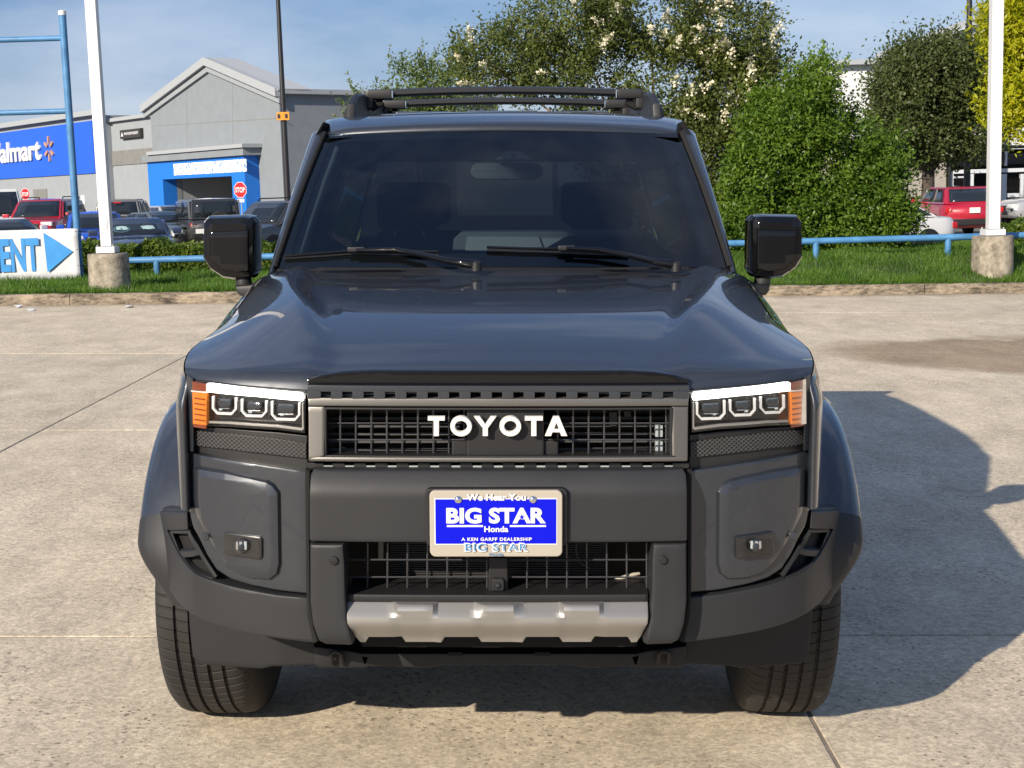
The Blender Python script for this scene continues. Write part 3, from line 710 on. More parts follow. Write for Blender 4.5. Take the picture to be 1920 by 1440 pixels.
# wipers (arm and blade)
def wiper(bl, ar):
    def q(px, py, up): 
        best = None
        for k in range(90):
            y = 1.22+k*.005; x, z = cp(px, py, y); u = max(-1, min(1, x/.75)); w = ws(u, max(0, (y-1.33-.105*u*u)/.6)) if y > 1.33+.105*u*u else Vector((x, y, 1.318))
            d = abs(z-(w.z+up))
            if best is None or d < best[0]: best = (d, Vector((x, y, z)))
        return best[1]
    b = [q(*p, .02) for p in bl]; a = [q(*p, .035) for p in ar]
    w = part(pipe('wiper', a, [.006, .0085, .010, .012, .016], 'gloss_black', n=8))
    pipe('wiper_blade', b, .0055, 'gloss_black', w, 6)
    pipe('wiper_rubber', [p+Vector((0, .004, -.009)) for p in b], .003, 'rubber', w, 4)
    m_ = (len(bl)-1); c_ = b[2]
    box('blade_clip', c_+Vector((0, -.004, .004)), (.055, .018, .016), 'black_trim', w, bev=.004)
    bm = bmesh.new(); lathe(bm, [(.018, -.02), (.018, .006), (.012, .012), (.0005, .013)], Matrix.Translation(a[-1]), 20); finish(bm, 'wiper_pivot', 'black_trim', w)
wiper([(532, 479.5), (600, 475), (668, 470), (740, 471), (822, 472)], [(668, 469), (740, 468), (790, 477), (840, 489), (893, 496)])
wiper([(913, 463.5), (980, 466), (1062, 467), (1120, 470), (1180, 473)], [(1062, 465), (1120, 468), (1180, 479), (1230, 491), (1268, 497)])
# A pillars and roof-side rails, roof
RZ = curve([(1.94, 1.788), (1.947, 1.796), (1.96, 1.801), (2.05, 1.823), (2.15, 1.842), (2.3, 1.857), (2.6, 1.867), (3.0, 1.872), (3.8, 1.874), (4.4, 1.85), (4.75, 1.80)])
def greenhouse_out(v):   # outer edge of the A pillar
    return Vector((lerp(.786, .716, v), lerp(1.44, 2.07, v), lerp(1.255, 1.768, v)+.018*math.sin(math.pi*v)))
for s in SIDES:
    rows = []
    for k in range(25):
        v = k/24*1.03-.03; a = ws(1, v); o_ = greenhouse_out(v); q = []
        for t, h in ((0, .004), (.08, .020), (.3, .028), (.6, .024), (.85, .010), (1, -.008), (1.12, -.045)):
            p = a.lerp(o_, t)+Vector((.25, -.55, .5))*h; q.append(Vector((s*p.x, p.y, p.z)))
        rows.append(q)
    for k in range(1, 22):
        y = 2.02+.12*k; w_ = min(1, k/3); q = []
        a = ws(1, 1).lerp(Vector((.668, y, RZ(y)-.030)), w_); a.y = max(a.y, y-.05)
        o_ = Vector((lerp(.716, .722, w_), y+.05, 1.768+.002*w_))
        for t, h in ((0, .004), (.08, .014), (.3, .024), (.6, .024), (.85, .010), (1, -.008), (1.12, -.045)):
            p = a.lerp(o_, t)+Vector((.35, lerp(-.55, 0, w_), .6))*h; q.append(Vector((s*p.x, p.y, p.z)))
        rows.append(q)
    part(loft('a_pillar', rows, 'car_paint', angle=70))
    rows = [[Vector((s*(ws(1, k/20).x+d), ws(1, k/20).y-e, ws(1, k/20).z+e)) for d, e in ((-.006, .002), (-.002, .008), (.006, .010), (.012, .004))] for k in range(21)]
    part(loft('windscreen_seal', rows, 'void'))
rows = []
for y in (1.938, 1.94, 1.946, 1.955, 1.975, 2.0, 2.05, 2.1, 2.2, 2.3, 2.45, 2.6, 2.8, 3.0, 3.4, 3.8, 4.2, 4.5, 4.75):
    row = []
    for k in range(-24, 25):
        u = k/24; x = u*lerp(.655, .690, min(1, (y-1.94)/.4)); z = RZ(y)-.022*u*u-.030*max(0, abs(u)-.86)**1.0*2.2
        row.append(Vector((x, y+.075*u*u*max(0, 1-(y-1.94)/.5), z-(.012 if y < 1.939 else 0))))
    rows.append(row)
rf = part(loft('roof', rows, 'car_paint', angle=50))
rf.modifiers.new('s', 'SOLIDIFY').thickness = -.012
for sg in SIDES:
    o = loft('roof_ditch', [[Vector((sg*(lerp(.612, .640, min(1, (y-1.94)/.4))+d), y+.075*.9*max(0, 1-(y-1.94)/.5), RZ(y)-.018+e)) for d, e in ((-.012, .0015), (-.004, .0035), (.006, .0035), (.012, .001))] for y in [2.08+.1*k for k in range(26)]], 'black_trim', rf)
for a_, b_ in ((745, 850), (877, 1008), (1035, 1140)):
    x0 = cp(a_, 211, 2.75)[0]; x1 = cp(b_, 211, 2.75)[0]
    box('roof_bead', ((x0+x1)/2, 3.3, RZ(2.8)+.005-.012*((x0+x1)/1.2)**2), (x1-x0, 1.3, .030), 'car_paint', rf, bev=.009)
# side glass, upper doors and tail
for s in SIDES:
    def up(y, t): return Vector((s*lerp(lerp(.800, .842, sstep(1.6, 2.2, y)), .700, t), y+.0*t, lerp(1.235, 1.765, t)))
    for y0, y1, k0 in ((1.62, 2.40, .48), (2.46, 3.30, 0), (3.36, 4.45, 0)):
        part(loft('side_window', [[up(lerp(y0+k0*t, y1, i/6), lerp(.06, .9, t)) for i in range(7)] for t in (0, .25, .5, .75, 1)], 'tint_glass'))
    for y0, y1 in ((2.38, 2.48), (3.28, 3.38), (4.43, 4.75)):
        part(loft('window_pillar', [[up(lerp(y0, y1, i/2), t)+Vector((s*.004, 0, 0)) for i in range(3)] for t in (0, .5, 1)], 'gloss_black', solid=.01))
    part(loft('belt_rail', [[Vector((s*(lerp(.782, .842, sstep(1.4, 2.0, y))+d), y, 1.236+e)) for d, e in ((.012, -.02), (.012, .0), (-.003, .03))] for y in [1.44+.15*k for k in range(23)]], 'gloss_black', solid=.006))
    part(loft('quarter_sail', [[Vector((s*.780, 1.45, 1.24)), Vector((s*.802, 1.66, 1.24))], [Vector((s*.765, 1.58, 1.36)), Vector((s*.782, 1.70, 1.36))], [Vector((s*.743, 1.78, 1.52)), Vector((s*.754, 1.84, 1.52))], [Vector((s*.708, 2.08, 1.745)), Vector((s*.71, 2.12, 1.745))]], 'gloss_black', solid=.006))
part(loft('tailgate', [[Vector((u*lerp(.88, .70, max(0, (z-1.2)/.6)), 4.78-.1*max(0, z-1.2)-.06*u*u, z)) for u in [k/8 for k in range(-8, 9)]] for z in (.45, .8, 1.15, 1.22)], 'car_paint'))
part(loft('rear_window', [[Vector((u*lerp(.84, .70, (z-1.22)/.6), 4.775-.25*(z-1.22)-.06*u*u, z)) for u in [k/8 for k in range(-8, 9)]] for z in (1.22, 1.4, 1.6, 1.80)], 'tint_glass'))
# roof rails and cross bars
for s in SIDES:
    rr = part(loft('roof_rail', [[Vector((s*(x0+dx), y, z+dz)) for dx, dz in ((-.022, 0), (-.018, h), (-.008, h+.008), (.008, h+.006), (.022, h-.02), (.026, 0))] for y, z, h, x0 in [(a_, b_+.007, c_, d_) for a_, b_, c_, d_ in
        ((2.30, 1.828, .004, .597), (2.32, 1.830, .055, .595), (2.40, 1.835, .088, .588), (2.52, 1.842, .096, .583), (2.9, 1.85, .098, .58), (3.6, 1.85, .098, .58), (4.2, 1.83, .09, .58), (4.35, 1.825, .01, .58))]], 'black_trim', closed=True, angle=25))
for y, zz, hw, th in ((2.72, 1.962, .46, .030), (3.46, 1.962, .46, .032)):
    bm = bmesh.new()
    rws = []
    for k in range(21):
        u = k/10-1; zc_ = zz+.012*(1-u*u)
        rws.append([Vector((u*hw*1.05, y+a_, zc_+b_)) for a_, b_ in ((-.04, -.006), (-.03, .012), (0, .018), (.03, .012), (.04, -.006), (.03, -.014), (-.03, -.014))])
    cb = part(loft('cross_bar', rws, 'black_trim', closed=True, angle=30))
    for s in SIDES:
        box('bar_clamp', (s*.515, y, zz-.004), (.11, .10, .040), 'black_trim', cb, bev=.012)
        box('clamp_foot', (s*.565, y, zz-.03), (.05, .09, .07), 'black_trim', cb, bev=.012)
        box('clamp_tongue', (s*.53, y, zz-.045), (.06, .05, .03), 'void', cb, bev=.008, rot=Matrix.Rotation(R(s*30), 4, 'Y'))
        pipe('clamp_bolt', [(s*.46, y-.052, zz+.01), (s*.46, y-.052, zz-.02)], .003, 'chrome', cb)
# ---- door mirrors
for s in SIDES:
    def mp_(pts, yc): return [cp(a, b, yc) for a, b in pts]
    MY = 1.58
    out = mp_([(381, 416), (391, 405), (461, 403), (474, 406), (481, 416), (482, 506), (474, 521), (441, 524), (419, 521), (394, 505), (380, 483)], MY+.05)
    mr = part(panel('door_mirror', out, lambda x, z: MY+.10*abs(abs(x)-.86)-.0, .10, .028, 'gloss_black', mirror=s, step=.03, bevd=.045))
    inn = mp_([(389, 434), (466, 431), (467, 508), (443, 512), (416, 508), (390, 486)], MY)
    q = panel('mirror_cap', inn, lambda x, z: MY+.10*abs(abs(x)-.86)-.007, .006, .010, 'gloss_black', mirror=s, step=.03); q.parent = mr
    gl_ = mp_([(387, 425), (474, 422), (474, 512), (421, 514), (389, 485)], MY+.14)
    q = panel('mirror_glass', gl_, lambda x, z: MY+.158, .003, 0, 'chrome', mirror=s, step=0); q.parent = mr
    cx, cz = cp(456, 530, MY+.05); bm = bmesh.new(); lathe(bm, [(.026, -.018), (.028, -.010), (.028, .010), (.024, .022)], Matrix.Translation((s*cx, MY+.06, cz)), 22); finish(bm, 'pivot_collar', 'grey_plastic', mr)
    P = mp_([(438, 537), (470, 534), (490, 520), (505, 516), (505, 545), (470, 560), (446, 556), (440, 549)], MY-.02)
    q = panel('mirror_foot', P, lambda x, z: MY-.01+.3*(abs(x)-.86), .10, .012, 'black_trim', mirror=s, step=0); q.parent = mr
# ---- cabin
dz = 1.265
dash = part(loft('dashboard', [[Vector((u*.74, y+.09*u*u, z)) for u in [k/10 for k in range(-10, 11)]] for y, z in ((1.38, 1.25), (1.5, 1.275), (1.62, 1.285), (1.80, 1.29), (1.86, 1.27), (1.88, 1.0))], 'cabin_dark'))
x0 = cp(848, 440, 1.75)[0]; x1 = cp(1095, 440, 1.75)[0]
P = [cp(a, b, 1.72) for a, b in ((848, 470), (850, 448), (864, 435), (1040, 434), (1200, 433), (1225, 440), (1252, 470))]
o = panel('dash_hood', P, lambda x, z: 1.73, .16, .008, 'cabin', step=0); o.parent = dash
o = panel('dash_screen', [cp(a, b, 1.715) for a, b in ((872, 470), (876, 444), (1010, 444), (1020, 470))], lambda x, z: 1.718, .01, .002, 'cabin_light', step=0); o.parent = dash
o = panel('dash_trim', [cp(a, b, 1.71) for a, b in ((1015, 446), (1058, 446), (1022, 466))], lambda x, z: 1.712, .01, .001, 'cabin_light', step=0); o.parent = dash
o = panel('cluster_hood', [cp(a, b, 1.70) for a, b in ((1030, 472), (1052, 448), (1066, 443), (1212, 443), (1228, 450), (1250, 472))], lambda x, z: 1.70, .1, .006, 'cabin_dark', step=0); o.parent = dash
bm = bmesh.new(); c_ = Vector((.40, 2.02, 1.17)); nn = 40
tube(bm, [c_+Vector((.185*math.cos(a), -.06*math.sin(a), .175*math.sin(a))) for a in [2*math.pi*k/nn for k in range(nn+1)]], .0145, 10, False)
stw = part(finish(bm, 'steering_wheel', 'cabin')); 
box('wheel_boss', c_+Vector((0, -.01, -.01)), (.16, .06, .12), 'cabin_dark', stw, bev=.025); box('wheel_spoke', c_, (.34, .03, .03), 'cabin_dark', stw, bev=.01)
for sx, y, nm in ((.40, 2.62, 'front_seat'), (-.40, 2.62, 'front_seat'), (.40, 3.55, 'rear_seat'), (-.40, 3.55, 'rear_seat')):
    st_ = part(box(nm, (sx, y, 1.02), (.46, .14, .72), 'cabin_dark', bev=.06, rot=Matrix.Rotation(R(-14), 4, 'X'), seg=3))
    box('seat_cushion', (sx, y-.3, .72), (.48, .5, .14), 'cabin_dark', st_, bev=.05); box('headrest', (sx, y+.10, 1.50), (.27, .10, .20), 'cabin_dark', st_, bev=.045, seg=3)
    for d in (-.06, .06): pipe('headrest_stalk', [(sx+d, y+.09, 1.34), (sx+d, y+.10, 1.46)], .006, 'chrome', st_)
part(box('rear_header', (0, 4.60, 1.80), (1.42, .05, .17), 'cabin_dark'))
for s in SIDES: part(loft('side_lining', [[Vector((s*x_, y, z_)) for x_, z_ in ((.722, 1.66), (.700, 1.74), (.655, 1.815))] for y in (1.99, 2.6, 3.6, 4.62)], 'cabin_dark', solid=.006))
part(box('cabin_floor', (0, 2.9, .62), (1.5, 2.9, .04), 'void'))
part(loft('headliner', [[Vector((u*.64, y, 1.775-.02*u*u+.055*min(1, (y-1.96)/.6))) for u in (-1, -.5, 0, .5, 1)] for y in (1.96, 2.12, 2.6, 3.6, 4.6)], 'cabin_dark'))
for s in SIDES:
    part(box('door_card', (s*.80, 2.9, .95), (.06, 2.7, .52), 'cabin_dark', bev=.02)); part(box('b_pillar_trim', (s*.715, 2.46, 1.5), (.06, .12, .56), 'cabin_dark', rot=Matrix.Rotation(R(-s*15), 4, 'Y'), bev=.02))
    p = [Vector((s*(x-.035), y+.06, z-.02)) for x, y, z in (ws(1, v) for v in (.05, .3, .6, .95))]
    part(pipe('pillar_trim', p, .035, 'cabin_light', n=8))
P = [(1258, 352), (1262, 315), (1272, 300), (1283, 330), (1292, 365), (1290, 392), (1275, 388)]
g = [cp(a, b, 2.05) for a, b in P]
part(pipe('grab_handle', [(x, 1.88, z) for x, z in [cp(a, b, 1.88) for a, b in ((1272, 302), (1261, 316), (1258, 345), (1264, 375), (1277, 394))]], .011, 'cabin', n=8))
x0, z0 = cp(882, 337, 1.93); x1, z1 = cp(1018, 305, 1.93)
rm = part(panel('rear_view_mirror', rrect(x0, z0, x1, z1, .03, 5), lambda x, z: 1.93, .03, .01, 'cabin', step=0))
box('mirror_stem', ((x0+x1)/2, 1.93, z1+.02), (.03, .03, .06), 'cabin_dark', rm, bev=.008)
P = [cp(a, b, 1.88) for a, b in ((928, 299), (950, 284), (978, 284), (996, 299))]
sb = part(panel('sensor_box', P, lambda x, z: 1.885, .06, .004, 'cabin_light', step=0))
x, z = cp(963, 291, 1.88); bm = bmesh.new(); lathe(bm, [(.008, 0), (.008, .003), (.005, .004), (.0005, .004)], Matrix.Translation((x, 1.884, z)) @ Matrix.Rotation(R(90), 4, 'X'), 16); finish(bm, 'camera_eye', 'lens_bead', sb)
# ================================================================== ground
def concrete():
    m = bpy.data.materials.new('concrete'); m.use_nodes = True; MATS['concrete'] = m; t = m.node_tree; b = t.nodes['Principled BSDF']
    b.inputs['Roughness'].default_value = .85; b.inputs['Specular IOR Level'].default_value = .25
    g = t.nodes.new('ShaderNodeNewGeometry')
    def noise(sc, det, ro, sx=1, sy=1):
        mp_ = t.nodes.new('ShaderNodeMapping'); mp_.inputs['Scale'].default_value = (sx, sy, 1); t.links.new(g.outputs['Position'], mp_.inputs[0])
        n = t.nodes.new('ShaderNodeTexNoise'); n.inputs['Scale'].default_value = sc; n.inputs['Detail'].default_value = det; n.inputs['Roughness'].default_value = ro; t.links.new(mp_.outputs[0], n.inputs['Vector']); return n.outputs['Fac']
    def ramp(v, p0, c0, p1, c1):
        r = t.nodes.new('ShaderNodeValToRGB'); r.color_ramp.elements[0].position = p0; r.color_ramp.elements[1].position = p1
        r.color_ramp.elements[0].color = (*c0, 1); r.color_ramp.elements[1].color = (*c1, 1); t.links.new(v, r.inputs[0]); return r.outputs[0]
    def mix(a, b_, f, mode='MIX'):
        x = t.nodes.new('ShaderNodeMix'); x.data_type = 'RGBA'; x.blend_type = mode
        for k, s in (('A', a), ('B', b_), ('Factor', f)):
            if isinstance(s, (tuple, float, int)): x.inputs[k].default_value = (*s, 1) if isinstance(s, tuple) else s
            else: t.links.new(s, x.inputs[k])
        return x.outputs['Result']
    c = ramp(noise(.55, 6, .6), .3, (.545, .48, .375), .72, (.66, .59, .475))
    c = mix(c, ramp(noise(3.2, 7, .7, 1, .5), .35, (.72, .71, .70), .62, (1.06, 1.05, 1.04)), .75, 'MULTIPLY')
    c = mix(c, ramp(noise(26, 5, .75), .32, (.72, .72, .73), .68, (1.15, 1.14, 1.12)), .8, 'MULTIPLY')
    # exposed aggregate: dark and pale grains
    v = t.nodes.new('ShaderNodeTexVoronoi'); v.inputs['Scale'].default_value = 95; t.links.new(g.outputs['Position'], v.inputs['Vector'])
    s = t.nodes.new('ShaderNodeSeparateColor'); t.links.new(v.outputs['Color'], s.inputs[0])
    c = mix(c, ramp(s.outputs[0], .0, (.78, .77, .76), 1, (1.16, 1.15, 1.12)), 1.0, 'MULTIPLY')
    d = ramp(s.outputs[1], .93, (0, 0, 0), .95, (1, 1, 1)); n2 = ramp(noise(1.6, 3, .5), .45, (0, 0, 0), .6, (1, 1, 1))
    pit = mix(d, n2, 1.0, 'MULTIPLY'); c = mix(c, (.23, .19, .145), pit)
    v3 = t.nodes.new('ShaderNodeTexVoronoi'); v3.inputs['Scale'].default_value = 34; t.links.new(g.outputs['Position'], v3.inputs['Vector'])
    s3 = t.nodes.new('ShaderNodeSeparateColor'); t.links.new(v3.outputs['Color'], s3.inputs[0])
    near = ramp(v3.outputs['Distance'], .16, (1, 1, 1), .22, (0, 0, 0)); sel = ramp(s3.outputs[2], .90, (0, 0, 0), .92, (1, 1, 1))
    c = mix(c, (.20, .16, .12), mix(near, sel, 1.0, 'MULTIPLY'))
    # the darker brown patch beyond the car on the right, and a stained strip along the kerb
    sx = t.nodes.new('ShaderNodeSeparateXYZ'); t.links.new(g.outputs['Position'], sx.inputs[0])
    def mth(op, a, b_=0.):
        q = t.nodes.new('ShaderNodeMath'); q.operation = op
        for i, z in enumerate((a, b_)):
            if isinstance(z, (int, float)): q.inputs[i].default_value = z
            else: t.links.new(z, q.inputs[i])
        return q.outputs[0]
    wob = mth('MULTIPLY', mth('SUBTRACT', noise(.5, 5, .6), .5), 2.6)
    ex = mth('DIVIDE', mth('SUBTRACT', sx.outputs['X'], 8.0), 5.2); ey = mth('DIVIDE', mth('ADD', mth('SUBTRACT', sx.outputs['Y'], 13.5), wob), 2.1)
    rr = mth('ADD', mth('MULTIPLY', ex, ex), mth('MULTIPLY', ey, ey))
    c = mix(c, (.56, .50, .44), ramp(rr, .80, (.95, .95, .95), 1.05, (0, 0, 0)), 'MULTIPLY')
    kd = mth('SUBTRACT', mth('ADD', mth('MULTIPLY', sx.outputs['X'], .137), 20.36), sx.outputs['Y'])
    kd = mth('ADD', kd, mth('MULTIPLY', mth('SUBTRACT', noise(1.5, 5, .7), .5), .9))
    c = mix(c, (.50, .48, .46), ramp(kd, .02, (.9, .9, .9), .42, (0, 0, 0)), 'MULTIPLY')
    oi = t.nodes.new('ShaderNodeObjectInfo'); c = mix(c, ramp(oi.outputs['Random'], 0, (.94, .945, .955), 1, (1.03, 1.025, 1.02)), 1.0, 'MULTIPLY')
    t.links.new(c, b.inputs['Base Color'])
    bp = t.nodes.new('ShaderNodeBump'); bp.inputs['Strength'].default_value = .5; bp.inputs['Distance'].default_value = .004
    t.links.new(mth('ADD', noise(140, 4, .7), mth('MULTIPLY', s.outputs[0], .35)), bp.inputs['Height']); t.links.new(bp.outputs[0], b.inputs['Normal'])
concrete()
mat('asphalt', (.13, .125, .115), .9, var=.25, vscale=.6, bump=.2, bscale=40)
mat('joint', (.20, .175, .145), .95, var=.4, vscale=6)
mat('soil', (.035, .05, .014), .95, var=.4, vscale=4)
def grime(name, col, dark, scz, lo, hi, bumpy=.8):
    m = mat(name, col, .9, bump=bumpy, bscale=26); t = m.node_tree; b = t.nodes['Principled BSDF']; c = t.nodes.new('ShaderNodeTexCoord'); q = []
    for sc, z_, d in ((2.2, scz, 7), (9, scz*1.6, 6)):
        mp_ = t.nodes.new('ShaderNodeMapping'); mp_.inputs['Scale'].default_value = (1, 1, z_); t.links.new(c.outputs['Object'], mp_.inputs[0])
        n = t.nodes.new('ShaderNodeTexNoise'); n.inputs['Scale'].default_value = sc; n.inputs['Detail'].default_value = d; n.inputs['Roughness'].default_value = .68; t.links.new(mp_.outputs[0], n.inputs['Vector']); q.append(n.outputs['Fac'])
    a = t.nodes.new('ShaderNodeMath'); a.operation = 'MULTIPLY_ADD'; a.inputs[1].default_value = .55; t.links.new(q[1], a.inputs[0]); s_ = t.nodes.new('ShaderNodeMath'); s_.operation = 'MULTIPLY'; s_.inputs[1].default_value = .45; t.links.new(q[0], s_.inputs[0]); t.links.new(s_.outputs[0], a.inputs[2])
    r = t.nodes.new('ShaderNodeValToRGB'); r.color_ramp.elements[0].position = lo; r.color_ramp.elements[1].position = hi; r.color_ramp.elements[0].color = (*dark, 1); r.color_ramp.elements[1].color = (*col, 1); t.links.new(a.outputs[0], r.inputs[0]); t.links.new(r.outputs[0], b.inputs['Base Color'])
grime('kerb_concrete', (.33, .27, .195), (.05, .04, .027), 2.2, .40, .60); grime('footing_concrete', (.38, .335, .265), (.11, .095, .072), .6, .38, .62)
TS = math.tan(SLOPE)
def zn(x): return -TS*x
def yk(x): return 20.36+.137*x
FAR = -.35
def zv(x, y):
    """grass verge"""
    k = yk(x)+.17; a = zn(x)+.135
    if y <= 22.75: return lerp(a, .35, min(1, max(0, (y-k)/(22.75-k))))
    return lerp(.35, FAR-.05, sstep(25.2, 29.5, y))
xs = [-900, -300, -100, -45, -26]+[-18+3*k for k in range(13)]+[26, 45, 100, 300, 900]
ys = [-400, -120, -40, -15, -5, 5, 12, 17, 19, 22, 24, 27, 30, 36, 50, 80, 150, 400, 1200, 3000]
def zg(x, y):
    w = (1-sstep(18, 40, abs(x)))*(1-sstep(21, 26, y))*(1-sstep(12, 60, -y)); return lerp(FAR, zn(x)-.03-.25*sstep(15, 21, y), w)
V = [(x, y, zg(x, y)) for y in ys for x in xs]; n = len(xs)
tag(pydata('ground', V, [(j*n+i, j*n+i+1, (j+1)*n+i+1, (j+1)*n+i) for j in range(len(ys)-1) for i in range(n-1)], 'asphalt', smooth=True), kind='structure')
lot = pydata('parking_lot', [WM @ Vector(p) for p in ((-15.2, -9, -.005), (17, -9, -.005), (17, 22.5, -.005), (-15.2, 18.2, -.005))], [(0, 1, 2, 3)], 'joint'); tag(lot, kind='structure')
bm = bmesh.new(); bbox(bm, (0, 0, -.06), (3.988, 4.388, .12), None, .006, 2); base = None
for i in range(-4, 4):
    for j in range(-3, 5):
        cx, cy = .89+4*i+2, 4.95+4.4*j-2.2
        if cy+2.2 > yk(cx)+1.6: continue
        if base is None: base = finish(bm, 'slab', 'concrete', lot); o = base
        else: o = base.copy(); COL.objects.link(o)
        o.matrix_world = WM @ Matrix.Translation((cx, cy, random.uniform(-.0015, .0015)))
# last row against the kerb, cut along it
for i in range(-4, 4):
    x0, x1 = .89+4*i+.006, .89+4*i+3.994
    y0 = 4.95+4.4*max(j for j in range(-3, 6) if all(4.95+4.4*jj-2.2+2.2 <= yk(.89+4*i+2)+1.6 for jj in [j])) + .006
    y1a, y1b = yk(x0)+.1, yk(x1)+.1
    if min(y1a, y1b) <= y0+.05: continue
    q = [(x0, y0), (x1, y0), (x1, y1b), (x0, y1a)]
    v = [WM @ Vector((a, b, 0)) for a, b in q]+[WM @ Vector((a, b, -.1)) for a, b in q]
    pydata('slab', v, [(0, 1, 2, 3), (4, 7, 6, 5), (0, 4, 5, 1), (1, 5, 6, 2), (2, 6, 7, 3), (3, 7, 4, 0)], 'concrete', lot)
# kerb in cast lengths
kb = bpy.data.objects.new('kerb', None); COL.objects.link(kb); tag(kb, kind='structure')
rng = random.Random(3)
for i in range(-5, 6):
    x0, x1 = i*3.02+.004, i*3.02+3.016; nseg = 24; rows = []
    for k in range(nseg+1):
        x = lerp(x0, x1, k/nseg); y = yk(x); z = zn(x); j = lambda a: rng.uniform(-a, a)
        rows.append([Vector((x, y+.0+j(.004), z-.1)), Vector((x, y+j(.006), z+.03+j(.01))), Vector((x, y+.012+j(.012), z+.115+j(.008))), Vector((x, y+.035+j(.01), z+.143+j(.006))), Vector((x, y+.15+j(.012), z+.147+j(.005))), Vector((x, y+.19, z+.08))])
    loft('kerb_length', rows, 'kerb_concrete', kb, angle=60)
# grass verge
xs2 = [-16+.8*k for k in range(44)]; nn = 14
V = []; 
for j in range(nn+1):
    for x in xs2: y = lerp(yk(x)+.15, 29.5, (j/nn)**1.3); V.append((x, y, zv(x, y)))
n = len(xs2)
tag(pydata('grass_verge', V, [(j*n+i, j*n+i+1, (j+1)*n+i+1, (j+1)*n+i) for j in range(nn) for i in range(n-1)], 'soil', smooth=True), kind='structure')
# ------------------------------------------------------------------ foliage
def leafmat(name, c0, c1, trans=.35, rough=.45):
    m = bpy.data.materials.new(name); m.use_nodes = True; MATS[name] = m; t = m.node_tree; b = t.nodes['Principled BSDF']; out = t.nodes['Material Output']
    g = t.nodes.new('ShaderNodeNewGeometry'); r = t.nodes.new('ShaderNodeValToRGB'); e = r.color_ramp.elements
    e[0].color = (*c0, 1); e[1].color = (*c1, 1); e[0].position = .05; e[1].position = .95
    nz_ = t.nodes.new('ShaderNodeTexNoise'); nz_.inputs['Scale'].default_value = 1.7; nz_.inputs['Detail'].default_value = 3; t.links.new(g.outputs['Position'], nz_.inputs['Vector'])
    ad = t.nodes.new('ShaderNodeMath'); ad.operation = 'MULTIPLY_ADD'; ad.inputs[1].default_value = .38; t.links.new(g.outputs['Random Per Island'], ad.inputs[0])
    sb_ = t.nodes.new('ShaderNodeMapRange'); sb_.inputs['From Min'].default_value = .3; sb_.inputs['From Max'].default_value = .7; sb_.inputs['To Max'].default_value = .62; t.links.new(nz_.outputs['Fac'], sb_.inputs['Value']); t.links.new(sb_.outputs[0], ad.inputs[2])
    t.links.new(ad.outputs[0], r.inputs[0]); t.links.new(r.outputs[0], b.inputs['Base Color']); b.inputs['Roughness'].default_value = rough; b.inputs['Specular IOR Level'].default_value = .3
    tr = t.nodes.new('ShaderNodeBsdfTranslucent'); mxx = t.nodes.new('ShaderNodeMixShader'); mxx.inputs[0].default_value = trans
    hs = t.nodes.new('ShaderNodeHueSaturation'); hs.inputs['Value'].default_value = 1.5; hs.inputs['Saturation'].default_value = 1.1; t.links.new(r.outputs[0], hs.inputs['Color']); t.links.new(hs.outputs[0], tr.inputs[0])
    t.links.new(b.outputs[0], mxx.inputs[1]); t.links.new(tr.outputs[0], mxx.inputs[2]); t.links.new(mxx.outputs[0], out.inputs[0])
leafmat('grass_leaf', (.035, .095, .010), (.13, .23, .035)); leafmat('myrtle_leaf', (.026, .050, .012), (.15, .175, .04)); leafmat('myrtle_back_leaf', (.05, .09, .02), (.17, .21, .06))
leafmat('shrub_leaf', (.020, .062, .007), (.14, .22, .022)); leafmat('oak_leaf', (.026, .046, .012), (.11, .135, .042)); leafmat('lime_leaf', (.16, .21, .006), (.44, .42, .012)); leafmat('hedge_leaf', (.022, .058, .008), (.15, .21, .03))
leafmat('blossom', (.62, .58, .42), (.85, .82, .68), .3)
mat('bark', (.06, .048, .038), .9, var=.4, vscale=9, bump=.6, bscale=30)
mat('bark_pale', (.16, .12, .09), .85, var=.3, vscale=9)
R_ = np.random.default_rng(11)
def leaf_quads(C, size, up=.35, asp=.5, out=None):
    # leaves hang outwards and turn their faces up and out
    n = len(C); d = R_.normal(size=(n, 3)); 
    if out is not None: d += out*.9
    d /= np.linalg.norm(d, axis=1)[:, None]
    nrm = R_.normal(size=(n, 3)); nrm = nrm*.75; nrm[:, 2] += up*2; nrm[:, 1] -= .4
    if out is not None: nrm += out*.7
    s = np.cross(nrm, d); s /= np.linalg.norm(s, axis=1)[:, None]+1e-9
    L = size*R_.uniform(.6, 1.25, n)[:, None]; Wd = L*asp*.5; nn_ = np.cross(d, s)
    V = np.stack([C-d*L*.5, C-d*L*.02+s*Wd+nn_*L*.06, C+d*L*.5, C-d*L*.02-s*Wd+nn_*L*.06], 1); return V
def blob_points(blobs, n, shell=.5):
    w = np.array([b[1][0]*b[1][1]*b[1][2] for b in blobs])**.8; w /= w.sum(); P = []; O = []
    for (c, r), k in zip(blobs, R_.multinomial(n, w)):
        d = R_.normal(size=(k, 3)); d /= np.linalg.norm(d, axis=1)[:, None]; rad = R_.uniform(shell**3, 1.0, k)**(1/3)*R_.uniform(.88, 1.10, k)
        P.append(np.array(c)+d*rad[:, None]*np.array(r)); O.append(d)
    return np.concatenate(P), np.concatenate(O)
